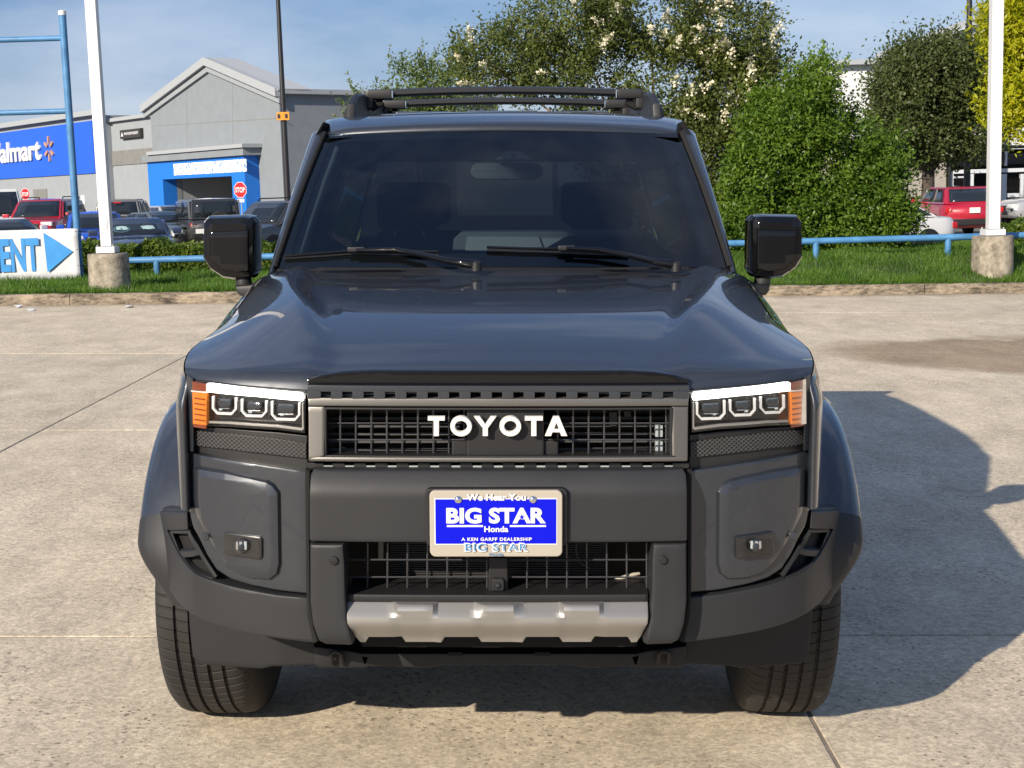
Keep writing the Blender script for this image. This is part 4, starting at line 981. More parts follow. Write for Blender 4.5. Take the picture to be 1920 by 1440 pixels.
def tree(name, label, cat, base, blobs, ncl, per, leaf, m, bark, r0, sigma=.16, shell=.45, group=None, sprays=0, trunks=1, spray_len=.5, asp=.5):
    t = empty(name, label, cat, base, 0, group); B = np.array(base)
    P, O = blob_points(blobs, ncl, shell)
    C = np.repeat(P, per, 0)+R_.normal(size=(ncl*per, 3))*sigma*R_.uniform(.5, 1.3, (ncl, 1)).repeat(per, 0); OO = np.repeat(O, per, 0)
    if sprays:
        i = R_.choice(ncl, sprays); S = P[i]; D = O[i]+np.array([0, 0, .9])+R_.normal(size=(sprays, 3))*.35; D /= np.linalg.norm(D, axis=1)[:, None]
        k = 26; tt = R_.uniform(0, 1, (sprays, k, 1)); ln = R_.uniform(.4, 1.2, (sprays, 1, 1))*spray_len
        Q = (S[:, None]+D[:, None]*tt*ln+R_.normal(size=(sprays, k, 3))*.05*(1.2-tt)).reshape(-1, 3); C = np.concatenate([C, Q]); OO = np.concatenate([OO, np.repeat(D, k, 0)])
    fast_polys('crown', leaf_quads(C-B, leaf, out=OO, asp=asp), 4, m, t)
    bm = bmesh.new(); ctr = np.mean([b[0] for b in blobs], 0)
    for q in range(trunks):
        s = Vector((R_.uniform(-.15, .15)*(trunks > 1), R_.uniform(-.1, .1)*(trunks > 1), -.1)); lo = min(b[0][2]-b[1][2]*.5 for b in blobs)-B[2]
        f = Vector((R_.uniform(-.1, .1)+ (ctr[0]-B[0])*.15, 0, max(.4, lo*.8)))
        tube(bm, [s, s.lerp(f, .5)+Vector((.03, .02, 0)), f], [r0, r0*.8, r0*.7], 9)
        for (c, r) in blobs[q::trunks]:
            e = Vector(np.array(c)-B); mid = f.lerp(e, .5)+Vector((R_.uniform(-.2, .2), R_.uniform(-.2, .2), .15*(e-f).length*.3))
            tube(bm, [f, mid, e], [r0*.6, r0*.4, r0*.12], 6)
            for _ in range(4):
                d = Vector(R_.normal(size=3)).normalized(); tube(bm, [mid.lerp(e, .5), e+Vector([d[i]*r[i]*.8 for i in range(3)])], [r0*.22, r0*.06], 5)
    finish(bm, 'trunk', bark, t, wn=False); return t, P, O
def pb(Y, dy, L):
    """blobs from pixels: (px, py, rx, ry) at distance Y, half-depth dy"""
    k = Y/FPX; out = []
    for q in L:
        p = wp(q[0], q[1], Y+(q[4] if len(q) > 4 else 0)); out.append(((p.x, p.y, p.z), (q[2]*k, dy, q[3]*k)))
    return out
# crape myrtle behind the car
bl = pb(26.5, 1.3, [(905, 110, 62, 55), (965, 105, 90, 72), (1080, 50, 130, 90), (1220, 15, 150, 100), (1370, 60, 95, 85), (1190, 150, 220, 110), (1370, 210, 100, 110), (1330, 320, 110, 120), (1240, 290, 150, 130), (1420, 150, 55, 70)])
p0 = wp(1200, 500, 26.5)
my, MP, MO = tree('crape_myrtle', 'tall crape myrtle with white blossom rising behind the SUV roof', 'tree', (p0.x, 26.5, zv(p0.x, 26.5)), bl, 760, 120, .078, 'myrtle_leaf', 'bark_pale', .07, .17, .55, sprays=260, trunks=5, spray_len=.55)
sel = [i for i in range(len(MP)) if MO[i][1] < .25 and (MP[i][0] > 1.6 or R_.random() < .22)]
R_.shuffle(sel); sel = sel[:150]; FC = []
for i in sel:
    c = MP[i]+MO[i]*.12; d = MO[i]+np.array([0, -.3, .7]); d /= np.linalg.norm(d); k = 46; tt = R_.uniform(0, 1, (k, 1)); FC.append(c+d*tt*.30+R_.normal(size=(k, 3))*.055*(1.15-tt))
fo = fast_polys('blossoms', leaf_quads(np.concatenate(FC)-np.array(my.location), .055, asp=.9), 4, 'blossom', my); fo['kind'] = 'stuff'
# paler myrtle further back on the left
bl = pb(31, 1.0, [(700, 205, 48, 32), (780, 155, 48, 44), (850, 165, 62, 50), (745, 225, 90, 40), (840, 225, 90, 50)])
p0 = wp(790, 470, 31)
tree('crape_myrtle', 'smaller pale green crape myrtle left of the blossoming one, above the windscreen', 'tree', (p0.x, 31, FAR), bl, 200, 75, .075, 'myrtle_back_leaf', 'bark_pale', .05, .15, .4, sprays=170, trunks=3, spray_len=.6)
# dense shrub right of the car
bl = pb(24.6, .95, [(1490, 235, 95, 100), (1430, 330, 80, 120), (1545, 315, 120, 120), (1620, 380, 82, 95), (1480, 420, 120, 75), (1590, 440, 110, 55), (1640, 310, 48, 70), (1525, 160, 32, 52), (1670, 420, 42, 50), (1400, 420, 60, 70)])
p0 = wp(1530, 495, 24.6)
tree('shrub', 'large dense bright green shrub beside the right door mirror', 'shrub', (p0.x, 24.6, zv(p0.x, 24.6)), bl, 820, 120, .078, 'shrub_leaf', 'bark', .05, .13, .62, sprays=240, trunks=5, spray_len=.5)
# live oak in front of the white store
bl = pb(51, 2.2, [(1688, 170, 48, 66), (1712, 120, 58, 48), (1770, 115, 80, 50), (1830, 150, 70, 75), (1740, 190, 110, 75), (1690, 245, 70, 50), (1800, 235, 85, 60), (1745, 280, 60, 28)])
p0 = wp(1735, 430, 51)
tree('oak_tree', 'dark green live oak with a forked trunk behind the red hatchback', 'tree', (p0.x, 51, FAR), bl, 760, 80, .15, 'oak_leaf', 'bark', .30, .29, .5, sprays=120, spray_len=.5)
# lime-yellow tree at the right edge
bl = pb(28, .8, [(1900, 55, 48, 62), (1925, 130, 62, 70), (1885, 195, 36, 45), (1920, 220, 48, 40), (1950, 30, 80, 90), (1870, 30, 24, 34)])
p0 = wp(1985, 480, 28)
tree('lime_tree', 'tree with bright yellow green leaves hanging behind the right white pole', 'tree', (p0.x, 28, zv(p0.x, 28)), bl, 330, 60, .13, 'lime_leaf', 'bark', .09, .16, .4, sprays=60, asp=.32)
# clipped hedge on the left and low shrubs at the right
def hedge(name, label, x0, x1, y0, y1, zt, n, m, cat='hedge', lf=.07):
    t = empty(name, label, cat, ((x0+x1)/2, (y0+y1)/2, zv((x0+x1)/2, y0))); B = np.array(t.location)
    P = np.stack([R_.uniform(x0, x1, n), R_.uniform(y0, y1, n), np.zeros(n)], 1); f = R_.random(n)
    bump_ = .05*np.sin(P[:, 0]*5.1)+.04*np.sin(P[:, 0]*11.7+1)+R_.normal(size=n)*.02
    zb = np.array([zv(a, b) for a, b in P[:, :2]]); top = zt+bump_
    P[:, 2] = np.where(f < .45, top-np.abs(R_.normal(size=n))*.06, zb+R_.random(n)*(top-zb))
    P[:, 1] = np.where(f >= .45, y0+np.abs(R_.normal(size=n))*.10-.02, P[:, 1]); fast_polys('foliage', leaf_quads(P-B, lf, asp=.55), 4, m, t)
    bm = bmesh.new()
    for _ in range(int((x1-x0)*7)):
        x = R_.uniform(x0, x1); y = R_.uniform(y0+.15, y1-.1); z = zv(x, y); tube(bm, [(x-B[0], y-B[1], z-B[2]-.05), (x-B[0]+R_.uniform(-.1, .1), y-B[1], zt-.1-B[2])], [.016, .006], 5)
    finish(bm, 'stems', 'bark', t, wn=False); return t
hedge('hedge', 'low clipped dark green hedge running behind the blue pipe rail', wp(150, 480, 23.6).x, wp(620, 480, 23.6).x, 23.3, 24.3, .80, 34000, 'hedge_leaf')
hedge('low_shrub', 'low yellowish shrub right of the right concrete footing', wp(1885, 440, 24.2).x, wp(1990, 440, 24.2).x, 23.9, 24.7, .78, 5200, 'hedge_leaf', 'shrub')
# grass blades
n = 150000; X = R_.uniform(-9.5, 10.5, n); u = R_.random(n)**1.25; Yk = 20.36+.137*X+.16; Yb = Yk+u*(25.4-Yk)
Z = np.array([zv(a, b) for a, b in zip(X, Yb)]); h = R_.uniform(.035, .105, n)*(1+.5*np.sin(X*3.1+Yb*2)*np.sin(X*1.3-Yb*4)); a = R_.uniform(0, 2*math.pi, n); ln = R_.normal(size=(n, 2))*.4
edge = (Yb-Yk < .10); h = np.where(edge, h*1.1, h)
w = .0065; dx, dy = np.cos(a)*w, np.sin(a)*w
V = np.stack([np.stack([X-dx, Yb-dy, Z-.01], 1), np.stack([X+dx, Yb+dy, Z-.01], 1), np.stack([X+h*ln[:, 0], Yb+h*ln[:, 1]-.3*h*edge, Z+h], 1)], 1)
tag(fast_polys('grass', V, 3, 'grass_leaf'), 'short green grass on the verge behind the kerb', 'grass', kind='stuff')
# ================================================================== things on the verge
mat('white_paint', (.58, .59, .61), .4, var=.05, vscale=3)
mat('blue_pipe', (.06, .19, .38), .45, var=.25, vscale=5, rvar=.1)
mat('cast_concrete', (.30, .265, .21), .9, var=.7, vscale=5.5, bump=.5, bscale=30)
mat('banner_white', (.52, .54, .57), .55, var=.03)
mat('banner_blue', (.02, .22, .55), .5, var=.15, vscale=3)
mat('dark_metal', (.018, .018, .02), .4); mat('galv', (.35, .35, .34), .5, metal=.4); mat('orange_paint', (.60, .24, .01), .5, var=.2)
def pole(pxs, Yd, py0, py1, wpx, bw, label, hgt=9):
    p = wp(pxs[0], pxs[1], Yd); k = Yd/FPX; z0 = zv(p.x, Yd); b = wp(pxs[0], py1, Yd); t_ = wp(pxs[0], py0, Yd)
    e = empty('concrete_footing', 'weathered round concrete footing under the '+label, 'footing', (p.x, Yd, z0), 0, 'pole footings'); zt = t_.z-z0; r = wpx*k/2; bm = bmesh.new()
    rg = []; rnd = random.Random(int(pxs[0]))
    for hh, rr in ((-.2, 1.0), (.0, 1.005), (zt*.3, 1), (zt*.6, .99), (zt*.9, .985), (zt*.975, .975), (zt, .945), (zt+.004, .5), (zt+.004, .0)): rg.append([Vector((r*rr*math.cos(q*math.pi/20)*(1+rnd.uniform(-.008, .008)), r*rr*math.sin(q*math.pi/20)*(1+rnd.uniform(-.008, .008)), hh)) for q in range(40)])
    loft('footing_drum', rg, 'footing_concrete', e, closed=True)
    q = empty('light_pole', 'tall square white '+label, 'pole', (p.x, Yd, z0+zt+.004), 0, 'white poles')
    bs = bw*k; box('base_cover', (0, 0, .05), (bs*1.75, bs*1.75, .09), 'white_paint', q, bev=.01); box('shaft', (0, 0, hgt/2+.1), (bs, bs, hgt), 'white_paint', q, bev=.012)
    box('hand_hole_cover', (0, -bs/2-.003, .42), (bs*.55, .008, .16), 'white_paint', q, bev=.003)
    for a in (-1, 1):
        for c in (-1, 1): pipe('anchor_bolt', [(a*bs*.72, c*bs*.72, .09), (a*bs*.72, c*bs*.72, .125)], .012, 'galv', q, 6)
pole((207, 545), 20.5, 475, 545, 76, 20, 'pole left of the SUV'); pole((1860, 515), 22.0, 442, 515, 76, 21, 'pole right of the SUV')
# pipe frame with its banner
k = 22.3/FPX; pp = wp(148, 480, 22.35); zb = zv(pp.x, 22.35)
fr = empty('sign_frame', 'tall weathered blue pipe frame at the left edge holding the banner', 'frame', (pp.x, 22.35, zb))
ztop = wp(120, 26, 22.35).z-zb
pipe('upright', [(0, 0, -.2), (0, 0, ztop)], .055, 'blue_pipe', fr, 16); pipe('pole_cap', [(0, 0, ztop-.02), (0, 0, ztop+.04), (0, 0, ztop+.055)], [.06, .06, .04], 'white_paint', fr, 16)
for py in (72, 209):
    z = wp(100, py, 22.35).z-zb; pipe('cross_pipe', [(.0, 0, z), (-3.4, 0, z)], .042, 'blue_pipe', fr, 14)
pipe('upright', [(-3.4, 0, -.2), (-3.4, 0, ztop)], .055, 'blue_pipe', fr, 16)
a = wp(152, 525, 22.2); b = wp(150, 428, 22.2); zbz = a.z
bn = empty('banner', 'white banner lettered in blue with a large blue arrow pointing right', 'banner', (a.x-1.5, 22.2, zbz))
H = b.z-a.z
def bx(px): return wp(px, 480, 22.2).x-bn.location.x
rows = []
for j in range(7):
    rows.append([Vector((lerp(-1.75, 1.5, i/40), .012*math.sin(i*.55+j*.4)+.006*math.sin(i*1.9-j), lerp(0, H, j/6))) for i in range(41)])
loft('sheet', rows, 'banner_white', bn, solid=.004)
def bz(py): return wp(75, py, 22.2).z-zbz
panel('arrow', [(bx(85), bz(436)), (bx(138), bz(473)), (bx(88), bz(511))], lambda x, z: -.024, .001, 0, 'banner_blue', bn, step=0)
for ch, q in (('E', (13, 35)), ('N', (37, 58)), ('T', (54, 74))): pass
text('lettering', 'MENT', bx(-30), bx(75), bz(508), bz(446), -.022, 'banner_blue', bn, .001, .04)
for py in (436, 470, 500, 520): z = bz(py); pipe('tie', [(1.47, -.02, z), (1.5+.09, .12, z)], .006, 'dark_metal', bn, 5)
# blue pipe rail along the verge
rz_ = wp(330, 486, 22.75).z; x0 = pp.x+.03; x1 = wp(1990, 450, 22.75).x
rl = empty('pipe_rail', 'low blue pipe rail running along the grass verge', 'rail', ((x0+x1)/2, 22.75, .35)); cx = (x0+x1)/2
pipe('rail_pipe', [(x0-cx, 0, rz_-.35), (x1-cx, 0, rz_-.35)], .052, 'blue_pipe', rl, 14)
for px in (294, 520, 790, 1060, 1330, 1530, 1777, 1960):
    x = wp(px, 500, 22.75).x-cx; pipe('post', [(x, 0, -.15), (x, 0, rz_-.35)], .05, 'blue_pipe', rl, 12)
# small things lying about on the right and along the kerb
q = wp(1775, 455, 26.5); box_ = empty('low_wall', 'short pale concrete wall behind the blue rail, below the red hatchback', 'wall', (q.x, 26.5, zv(q.x, 26.5)))
box('wall_block', (0, 0, .14), (.5, .15, .34), 'cast_concrete', box_, bev=.015)
rnd = random.Random(5)
for i, (px, py, lb) in enumerate(((35, 577, 'scrap of white paper lying by the kerb at the far left'), (58, 583, 'pinkish scrap of litter by the left kerb'), (243, 577, 'small white pebble by the kerb below the left footing'))):
    d = wray(px, py); n_ = WM.to_3x3() @ Vector((0, 0, 1)); P = WO-d*(WO.dot(n_)/d.dot(n_))
    bm = bmesh.new(); vs_ = [bm.verts.new((rnd.uniform(-.06, .06), rnd.uniform(-.05, .05), rnd.uniform(0, .04))) for _ in range(9)]; bmesh.ops.convex_hull(bm, input=vs_)
    o = finish(bm, 'litter', 'banner_white', None, wn=False); o.location = P; tag(o, lb, 'litter')
# ================================================================== the big store on the left
mat('stucco_grey', (.19, .215, .24), .9, var=.06, vscale=1.2, bump=.15, bscale=12); mat('stucco_light', (.25, .275, .30), .9, var=.05, vscale=1.1, bump=.1, bscale=12)
mat('trim_grey', (.30, .325, .35), .8, var=.06); mat('stone_band', (.17, .17, .165), .9, var=.12, vscale=3)
mat('store_blue', (.012, .095, .60), .6, var=.04); mat('portal_blue', (.008, .15, .58), .6, var=.05)
mat('sign_white', (.58, .59, .60), .5); mat('spark', (.42, .24, .16), .6, var=.1); mat('interior_wall', (.40, .39, .37), .9); mat('interior_dark', (.03, .03, .032), .9)
mat('poster', (.03, .03, .035), .5, var=.6, vscale=14); mat('roof_white', (.36, .38, .40), .7, var=.06)
def flaky():
    m = mat('flaked_paint', (.75, .77, .8), .8); t = m.node_tree; b = t.nodes['Principled BSDF']; c = t.nodes.new('ShaderNodeTexCoord'); mp_ = t.nodes.new('ShaderNodeMapping'); mp_.inputs['Scale'].default_value = (1.4, 1, .8)
    n = t.nodes.new('ShaderNodeTexNoise'); n.inputs['Scale'].default_value = 5; n.inputs['Detail'].default_value = 8; n.inputs['Roughness'].default_value = .7
    r = t.nodes.new('ShaderNodeValToRGB'); r.color_ramp.elements[0].position = .40; r.color_ramp.elements[1].position = .49; r.color_ramp.elements[0].color = (.008, .15, .58, 1); r.color_ramp.elements[1].color = (.76, .78, .80, 1)
    t.links.new(c.outputs['Object'], mp_.inputs[0]); t.links.new(mp_.outputs[0], n.inputs['Vector']); t.links.new(n.outputs['Fac'], r.inputs[0]); t.links.new(r.outputs[0], b.inputs['Base Color'])
flaky()
A = wp(529, 168, 95); B = wp(286, 200, 110.5); A.z = B.z = 0
XA = (A-B).normalized(); YA = Vector((0, 0, 1)).cross(XA)
st = empty('store_building', 'big grey gabled store with a blue entrance portal and blue sign wall', 'building', (A.x, A.y, FAR), math.atan2(XA.y, XA.x))
def sp(px, py, v=0.):
    """pixel -> (x, z) on the store front, v metres behind its face"""
    Q = wplane(px, py, A+YA*v, YA); return ((Q-A).dot(XA), Q.z-FAR)
def slab_(name, pts, v, dep, m, par=st, bev=0, pv=None):
    return panel(name, [sp(a, b, v if pv is None else pv) for a, b in pts], lambda x, z: v, dep, bev, m, par, step=0)
xl, _ = sp(287, 300); xr, _ = sp(529, 300)
o0 = sp(331, 336); o1 = sp(462, 336)
zl = sp(287, 203)[1]; ap = sp(392, 121); zr = sp(529, 172)[1]; ze_ = (zl+zr)/2
panel('gable_wall', [(xl, 0), (xl, zl), ap, (xr, zr), (xr, 0), (o1[0], 0), (o1[0], o0[1]), (o0[0], o0[1]), (o0[0], 0)], lambda x, z: 0, .4, 0, 'stucco_grey', st, step=0)
box('side_wall', (xr-.2, 9.2, zr/2), (.4, 17.6, zr), 'stucco_grey', st); box('side_wall', (xl+.2, 9.2, zl/2), (.4, 17.6, zl), 'stucco_grey', st)
def rake(a, b, h, y0, dep, m, nm):
    panel(nm, [a, b, (b[0], b[1]+h), (a[0], a[1]+h)], lambda x, z: y0, dep, 0, m, st, step=0)
rake((xl-.8, zl-.25), (ap[0], ap[1]-.05), .55, -.45, .6, 'trim_grey', 'rake_cornice'); rake((ap[0], ap[1]-.05), (xr+.3, zr-.3), .55, -.45, .6, 'trim_grey', 'rake_cornice')
rake((xl-.8, zl-.65), (ap[0], ap[1]-.5), .38, -.2, .3, 'stucco_light', 'rake_molding'); rake((ap[0], ap[1]-.5), (xr+.3, zr-.72), .38, -.2, .3, 'stucco_light', 'rake_molding')
for s_, (xa, za) in ((0, (xl-.8, zl+.25)), (1, (xr+.4, zr+.2))):
    v = [(ap[0], -.3, ap[1]+.5), (xa, -.3, za), (xa, 2.2, za), (ap[0], 2.2, ap[1]+.5)]; v += [(a, b, c-.12) for a, b, c in v]
    pydata('roof', v, [(0, 1, 2, 3), (4, 7, 6, 5), (0, 4, 5, 1), (1, 5, 6, 2), (2, 6, 7, 3), (3, 7, 4, 0)], 'roof_white', st)
box('parapet_cap', (xr+.05, 9.2, zr+.05), (.7, 18.6, .35), 'trim_grey', st, bev=.05)
box('wing_wall', (xr+5.2, 14.3, 3.1), (11, .5, 6.2), 'stucco_grey', st); box('wing_cap', (xr+5.2, 14.2, 6.3), (11.4, .9, .3), 'trim_grey', st, bev=.05)
for q in ([(286, 237), (529, 222)], [(286, 290), (302, 289)]): 
    a, b = sp(*q[0]), sp(*q[1]); panel('panel_joint', [(a[0], a[1]), (b[0], b[1]), (b[0], b[1]+.05), (a[0], a[1]+.05)], lambda x, z: -.006, .004, 0, 'stone_band', st, step=0)
for px in (350, 436):
    a, b = sp(px, 290), sp(px, 150 if px < 400 else 145); panel('panel_joint', [(a[0], a[1]), (a[0]+.05, a[1]), (b[0]+.05, b[1]), (b[0], b[1])], lambda x, z: -.007, .004, 0, 'stone_band', st, step=0)
# entrance portal
zt = sp(400, 297)[1]; xpl, xpr = sp(304, 340)[0], sp(487, 340)[0]
panel('portal_header', [(xpl, o0[1]), (xpr, o0[1]), (xpr, zt), (xpl, zt)], lambda x, z: -1.1, 1.09, 0, 'portal_blue', st, step=0)
panel('portal_jamb', [(xpl, 0), (o0[0], 0), (o0[0], o0[1]), (xpl, o0[1])], lambda x, z: -1.1, 1.09, 0, 'portal_blue', st, step=0)
panel('portal_jamb', [(o1[0], 0), (xpr, 0), (xpr, o0[1]), (o1[0], o0[1])], lambda x, z: -1.1, 1.09, 0, 'portal_blue', st, step=0)
panel('portal_cap', [(xpl-.4, zt), (xpr+.4, zt), (xpr+.4, zt+.5), (xpl-.4, zt+.5)], lambda x, z: -1.35, 1.34, 0, 'stucco_grey', st, step=0)
panel('portal_molding', [(xpl+.8, zt+.5), (xpr+.6, zt+.5), (xpr+.6, zt+.75), (xpl+.8, zt+.75)], lambda x, z: -1.5, 1.49, 0, 'trim_grey', st, step=0)
panel('old_sign_patch', [(sp(325, 303, -1.1)[0], o0[1]+.25), (sp(462, 303, -1.1)[0], o0[1]+.25), (sp(462, 303, -1.1)[0], zt-.25), (sp(325, 303, -1.1)[0], zt-.25)], lambda x, z: -1.112, .01, 0, 'flaked_paint', st, step=0)
panel('vestibule_back', [(o0[0]-1, 0), (o1[0]+1, 0), (o1[0]+1, o0[1]+.3), (o0[0]-1, o0[1]+.3)], lambda x, z: 5, .2, 0, 'interior_wall', st, step=0)
box('vestibule_ceiling', ((o0[0]+o1[0])/2, 2.7, o0[1]+.25), (o1[0]-o0[0]+1, 4.6, .2), 'interior_wall', st)
box('vestibule_side', (o0[0]-.12, 2.7, o0[1]/2), (.2, 4.5, o0[1]), 'stucco_light', st); box('vestibule_side', (o1[0]+.12, 2.7, o0[1]/2), (.2, 4.5, o0[1]), 'interior_wall', st)
for px in (366, 396, 415): 
    a, b = sp(px-7, 366, 4.95), sp(px+7, 349, 4.95); panel('poster', [a, (b[0], a[1]), b, (a[0], b[1])], lambda x, z: 4.93, .03, 0, 'poster', st, step=0)
panel('inner_doors', [sp(425, 420, 4.9), sp(452, 420, 4.9), sp(452, 382, 4.9), sp(425, 382, 4.9)], lambda x, z: 4.9, .05, 0, 'interior_dark', st, step=0)
# middle wall with the bank sign
MV = 1.6
xa, xb = sp(176, 300, MV)[0], xl+.3; zm = sp(245, 224, MV)[1]
panel('middle_wall', [(xa, 0), (xb, 0), (xb, zm), (xa, zm)], lambda x, z: MV, 10, 0, 'stucco_light', st, step=0)
box('middle_cap', ((xa+xb)/2, MV-.1, zm+.12), (xb-xa, .5, .3), 'trim_grey', st, bev=.04)
q0, q1 = sp(207, 311, MV), sp(284, 277, MV); panel('stone_band', [(q0[0], q0[1]), (xb, q0[1]), (xb, q1[1]), (q0[0], q1[1])], lambda x, z: MV-.08, .07, 0, 'stone_band', st, step=0)
q2 = sp(207, 312, MV); panel('blank_panel', [(q2[0], 0), (xb, 0), (xb, q2[1]-.1), (q2[0], q2[1]-.1)], lambda x, z: MV-.05, .04, 0, 'stucco_light', st, step=0)
a, b = sp(225, 261, MV-.3), sp(262, 240, MV-.3)
sg = panel('bank_sign', [(a[0], a[1]), (b[0], a[1]), (b[0], b[1]), (a[0], b[1])], lambda x, z: MV-.3, .25, .04, 'interior_dark', st, step=0)
w_, h_ = b[0]-a[0], b[1]-a[1]
text('sign_lettering', 'WOODFOREST', a[0]+w_*.22, a[0]+w_*.93, a[1]+h_*.38, a[1]+h_*.68, MV-.31, 'sign_white', sg, .02, .02)
panel('sign_tree', [(a[0]+w_*.06, a[1]+h_*.28), (a[0]+w_*.18, a[1]+h_*.28), (a[0]+w_*.12, a[1]+h_*.75)], lambda x, z: MV-.32, .02, 0, 'sign_white', sg, step=0)
# wall with the blue sign panel
LV = .4
x0, x1 = sp(-90, 300, LV)[0], sp(186, 300, LV)[0]; zw = sp(178, 216, LV)[1]
panel('sign_wall', [(x0, 0), (x1, 0), (x1, zw), (x0, zw)], lambda x, z: LV, 12, 0, 'stucco_light', st, step=0)
box('sign_wall_cap', ((x0+x1)/2+.3, LV-.1, zw+.2), (x1-x0+1.2, .8, .45), 'trim_grey', st, bev=.05)
a, b = sp(-80, 336, LV-.1), sp(172, 226, LV-.1); zb0 = sp(172, 325, LV-.1)[1]
bp_ = panel('blue_sign_panel', [(a[0], zb0), (b[0], zb0), (b[0], b[1]), (a[0], b[1])], lambda x, z: LV-.12, .11, 0, 'store_blue', st, step=0)
ta, tb = sp(-26, 303, LV-.15), sp(76.5, 266, LV-.15)
zz0 = sp(40, 303, LV-.15)[1]; zz1 = sp(40, 264, LV-.15)[1]
text('sign_lettering', 'Walmart', ta[0], tb[0], zz0, zz1, LV-.13, 'sign_white', bp_, .15, .03)
sc_ = sp(93, 279, LV-.15); rs = abs(sp(93, 255, LV-.15)[1]-sc_[1])
for k in range(6):
    an = k*math.pi/3; bm = bmesh.new(); pts = []
    for dx_, dz_ in ((-.10, .38), (-.13, .85), (-.08, 1.0), (.08, 1.0), (.13, .85), (.10, .38)):
        pts.append((sc_[0]+rs*(dx_*math.cos(an)+dz_*math.sin(an)), sc_[1]+rs*(-dx_*math.sin(an)+dz_*math.cos(an))))
    bm.free(); panel('spark_ray', pts, lambda x, z: LV-.28, .16, 0, 'spark', bp_, step=0)
a, b = sp(63, 373, LV-.05), sp(87, 354, LV-.05); panel('grey_hatch', [(a[0], a[1]), (b[0], a[1]), (b[0], b[1]), (a[0], b[1])], lambda x, z: LV-.05, .04, 0, 'stone_band', st, step=0)
a, b = sp(152, 383, LV-.05), sp(158, 366, LV-.05); panel('wall_notice', [(a[0], a[1]), (b[0], a[1]), (b[0], b[1]), (a[0], b[1])], lambda x, z: LV-.05, .04, 0, 'sign_white', st, step=0)
# ================================================================== white store on the right
mat('white_stucco', (.56, .58, .60), .9, var=.05, vscale=1.5); mat('beige_stucco', (.28, .26, .235), .9, var=.06); mat('alu_white', (.48, .51, .55), .4)
glassmat('shop_glass', (.10, .11, .12), ior=1.5)
RY = 62
rb = empty('white_store', 'white gabled store with glass doors behind the oak on the right', 'building', (wp(1800, 400, RY).x, RY, FAR))
def rp(px, py): q = wp(px, py, RY); return (q.x-rb.location.x, q.z-FAR)
def rrect_(n_, px0, py0, px1, py1, y, dep, m, bev=0): a, b = rp(px0, py1), rp(px1, py0); return panel(n_, [(a[0], max(0, a[1])), (b[0], max(0, a[1])), (b[0], b[1]), (a[0], b[1])], lambda x, z: y, dep, bev, m, rb, step=0)
dl = rp(1778, 270); panel('gable_wall', [rp(1540, 280), rp(1540, 120), rp(1640, 117), rp(1790, 62), rp(1905, 18), rp(2060, 70), rp(2060, 272), rp(1778, 272), rp(1778, 280)], lambda x, z: 0, 14, 0, 'white_stucco', rb, step=0)
rrect_('rake_cornice', 1540, 112, 1642, 124, -.4, .39, 'trim_grey')
a, b = rp(1640, 115), rp(1905, 16); panel('rake_cornice', [a, b, (b[0], b[1]+.3), (a[0], a[1]+.3)], lambda x, z: -.4, .39, 0, 'trim_grey', rb, step=0)
rrect_('lower_wall', 1540, 280, 1774, 440, -.05, 1, 'beige_stucco'); rrect_('door_column', 1774, 274, 1781, 440, -.2, .5, 'dark_metal')
rrect_('shop_interior', 1781, 274, 2060, 440, 3.0, .1, 'interior_dark'); rrect_('interior_wall', 1781, 274, 1786, 440, .3, 2.6, 'interior_wall')
rrect_('window_pane', 1786, 283, 2060, 311, .1, .02, 'shop_glass'); rrect_('window_pane', 1787, 330, 1822, 440, .1, .02, 'shop_glass'); rrect_('window_pane', 1890, 330, 2060, 440, .1, .02, 'shop_glass')
for q in ((1781, 274, 2060, 283), (1781, 311, 2060, 326), (1781, 326, 1788, 440), (1819, 326, 1826, 440), (1876, 326, 1888, 440), (1912, 326, 1920, 440), (1885, 283, 1889, 311), (1930, 283, 1934, 311), (1888, 362, 1912, 370), (1888, 386, 1912, 391), (1920, 362, 2060, 370), (1788, 330, 1819, 334)):
    rrect_('door_frame', *q, 0, .2, 'alu_white')
# ================================================================== lamp posts and signs in the far car parks
def lamp(px0, py0, Yd, r, label, top=14, sign=None):
    p = wp(px0, py0, Yd); e = empty('lamp_post', label, 'lamp post', (p.x, Yd, FAR)); pipe('shaft', [(0, 0, 0), (0, 0, top*.5), (0, 0, top)], [r*1.15, r*.95, r*.7], 'dark_metal', e, 12)
    box('base_plate', (0, 0, .04), (r*5, r*5, .08), 'dark_metal', e, bev=.02)
    box('lamp_head', (.7, 0, top), (1.1, .4, .14), 'dark_metal', e, bev=.04); box('lamp_head', (-.7, 0, top), (1.1, .4, .14), 'dark_metal', e, bev=.04)
    if sign:
        z = wp(px0, sign, Yd).z-FAR; s_ = box('row_sign', (0, -r-.06, z), (.50, .05, .32), 'orange_paint', e, bev=.02)
        for d in (-.16, .13): box('sign_mark', (d, -r-.095, z), (.10, .02, .16), 'dark_metal', s_)
lamp(536, 300, 58, .115, 'slim dark lamp post with a small orange row sign before the store', 10.15, 218); lamp(1815, 200, 58, .12, 'dark lamp post rising behind the live oak', 14)
mat('stop_red', (.55, .012, .02), .4)
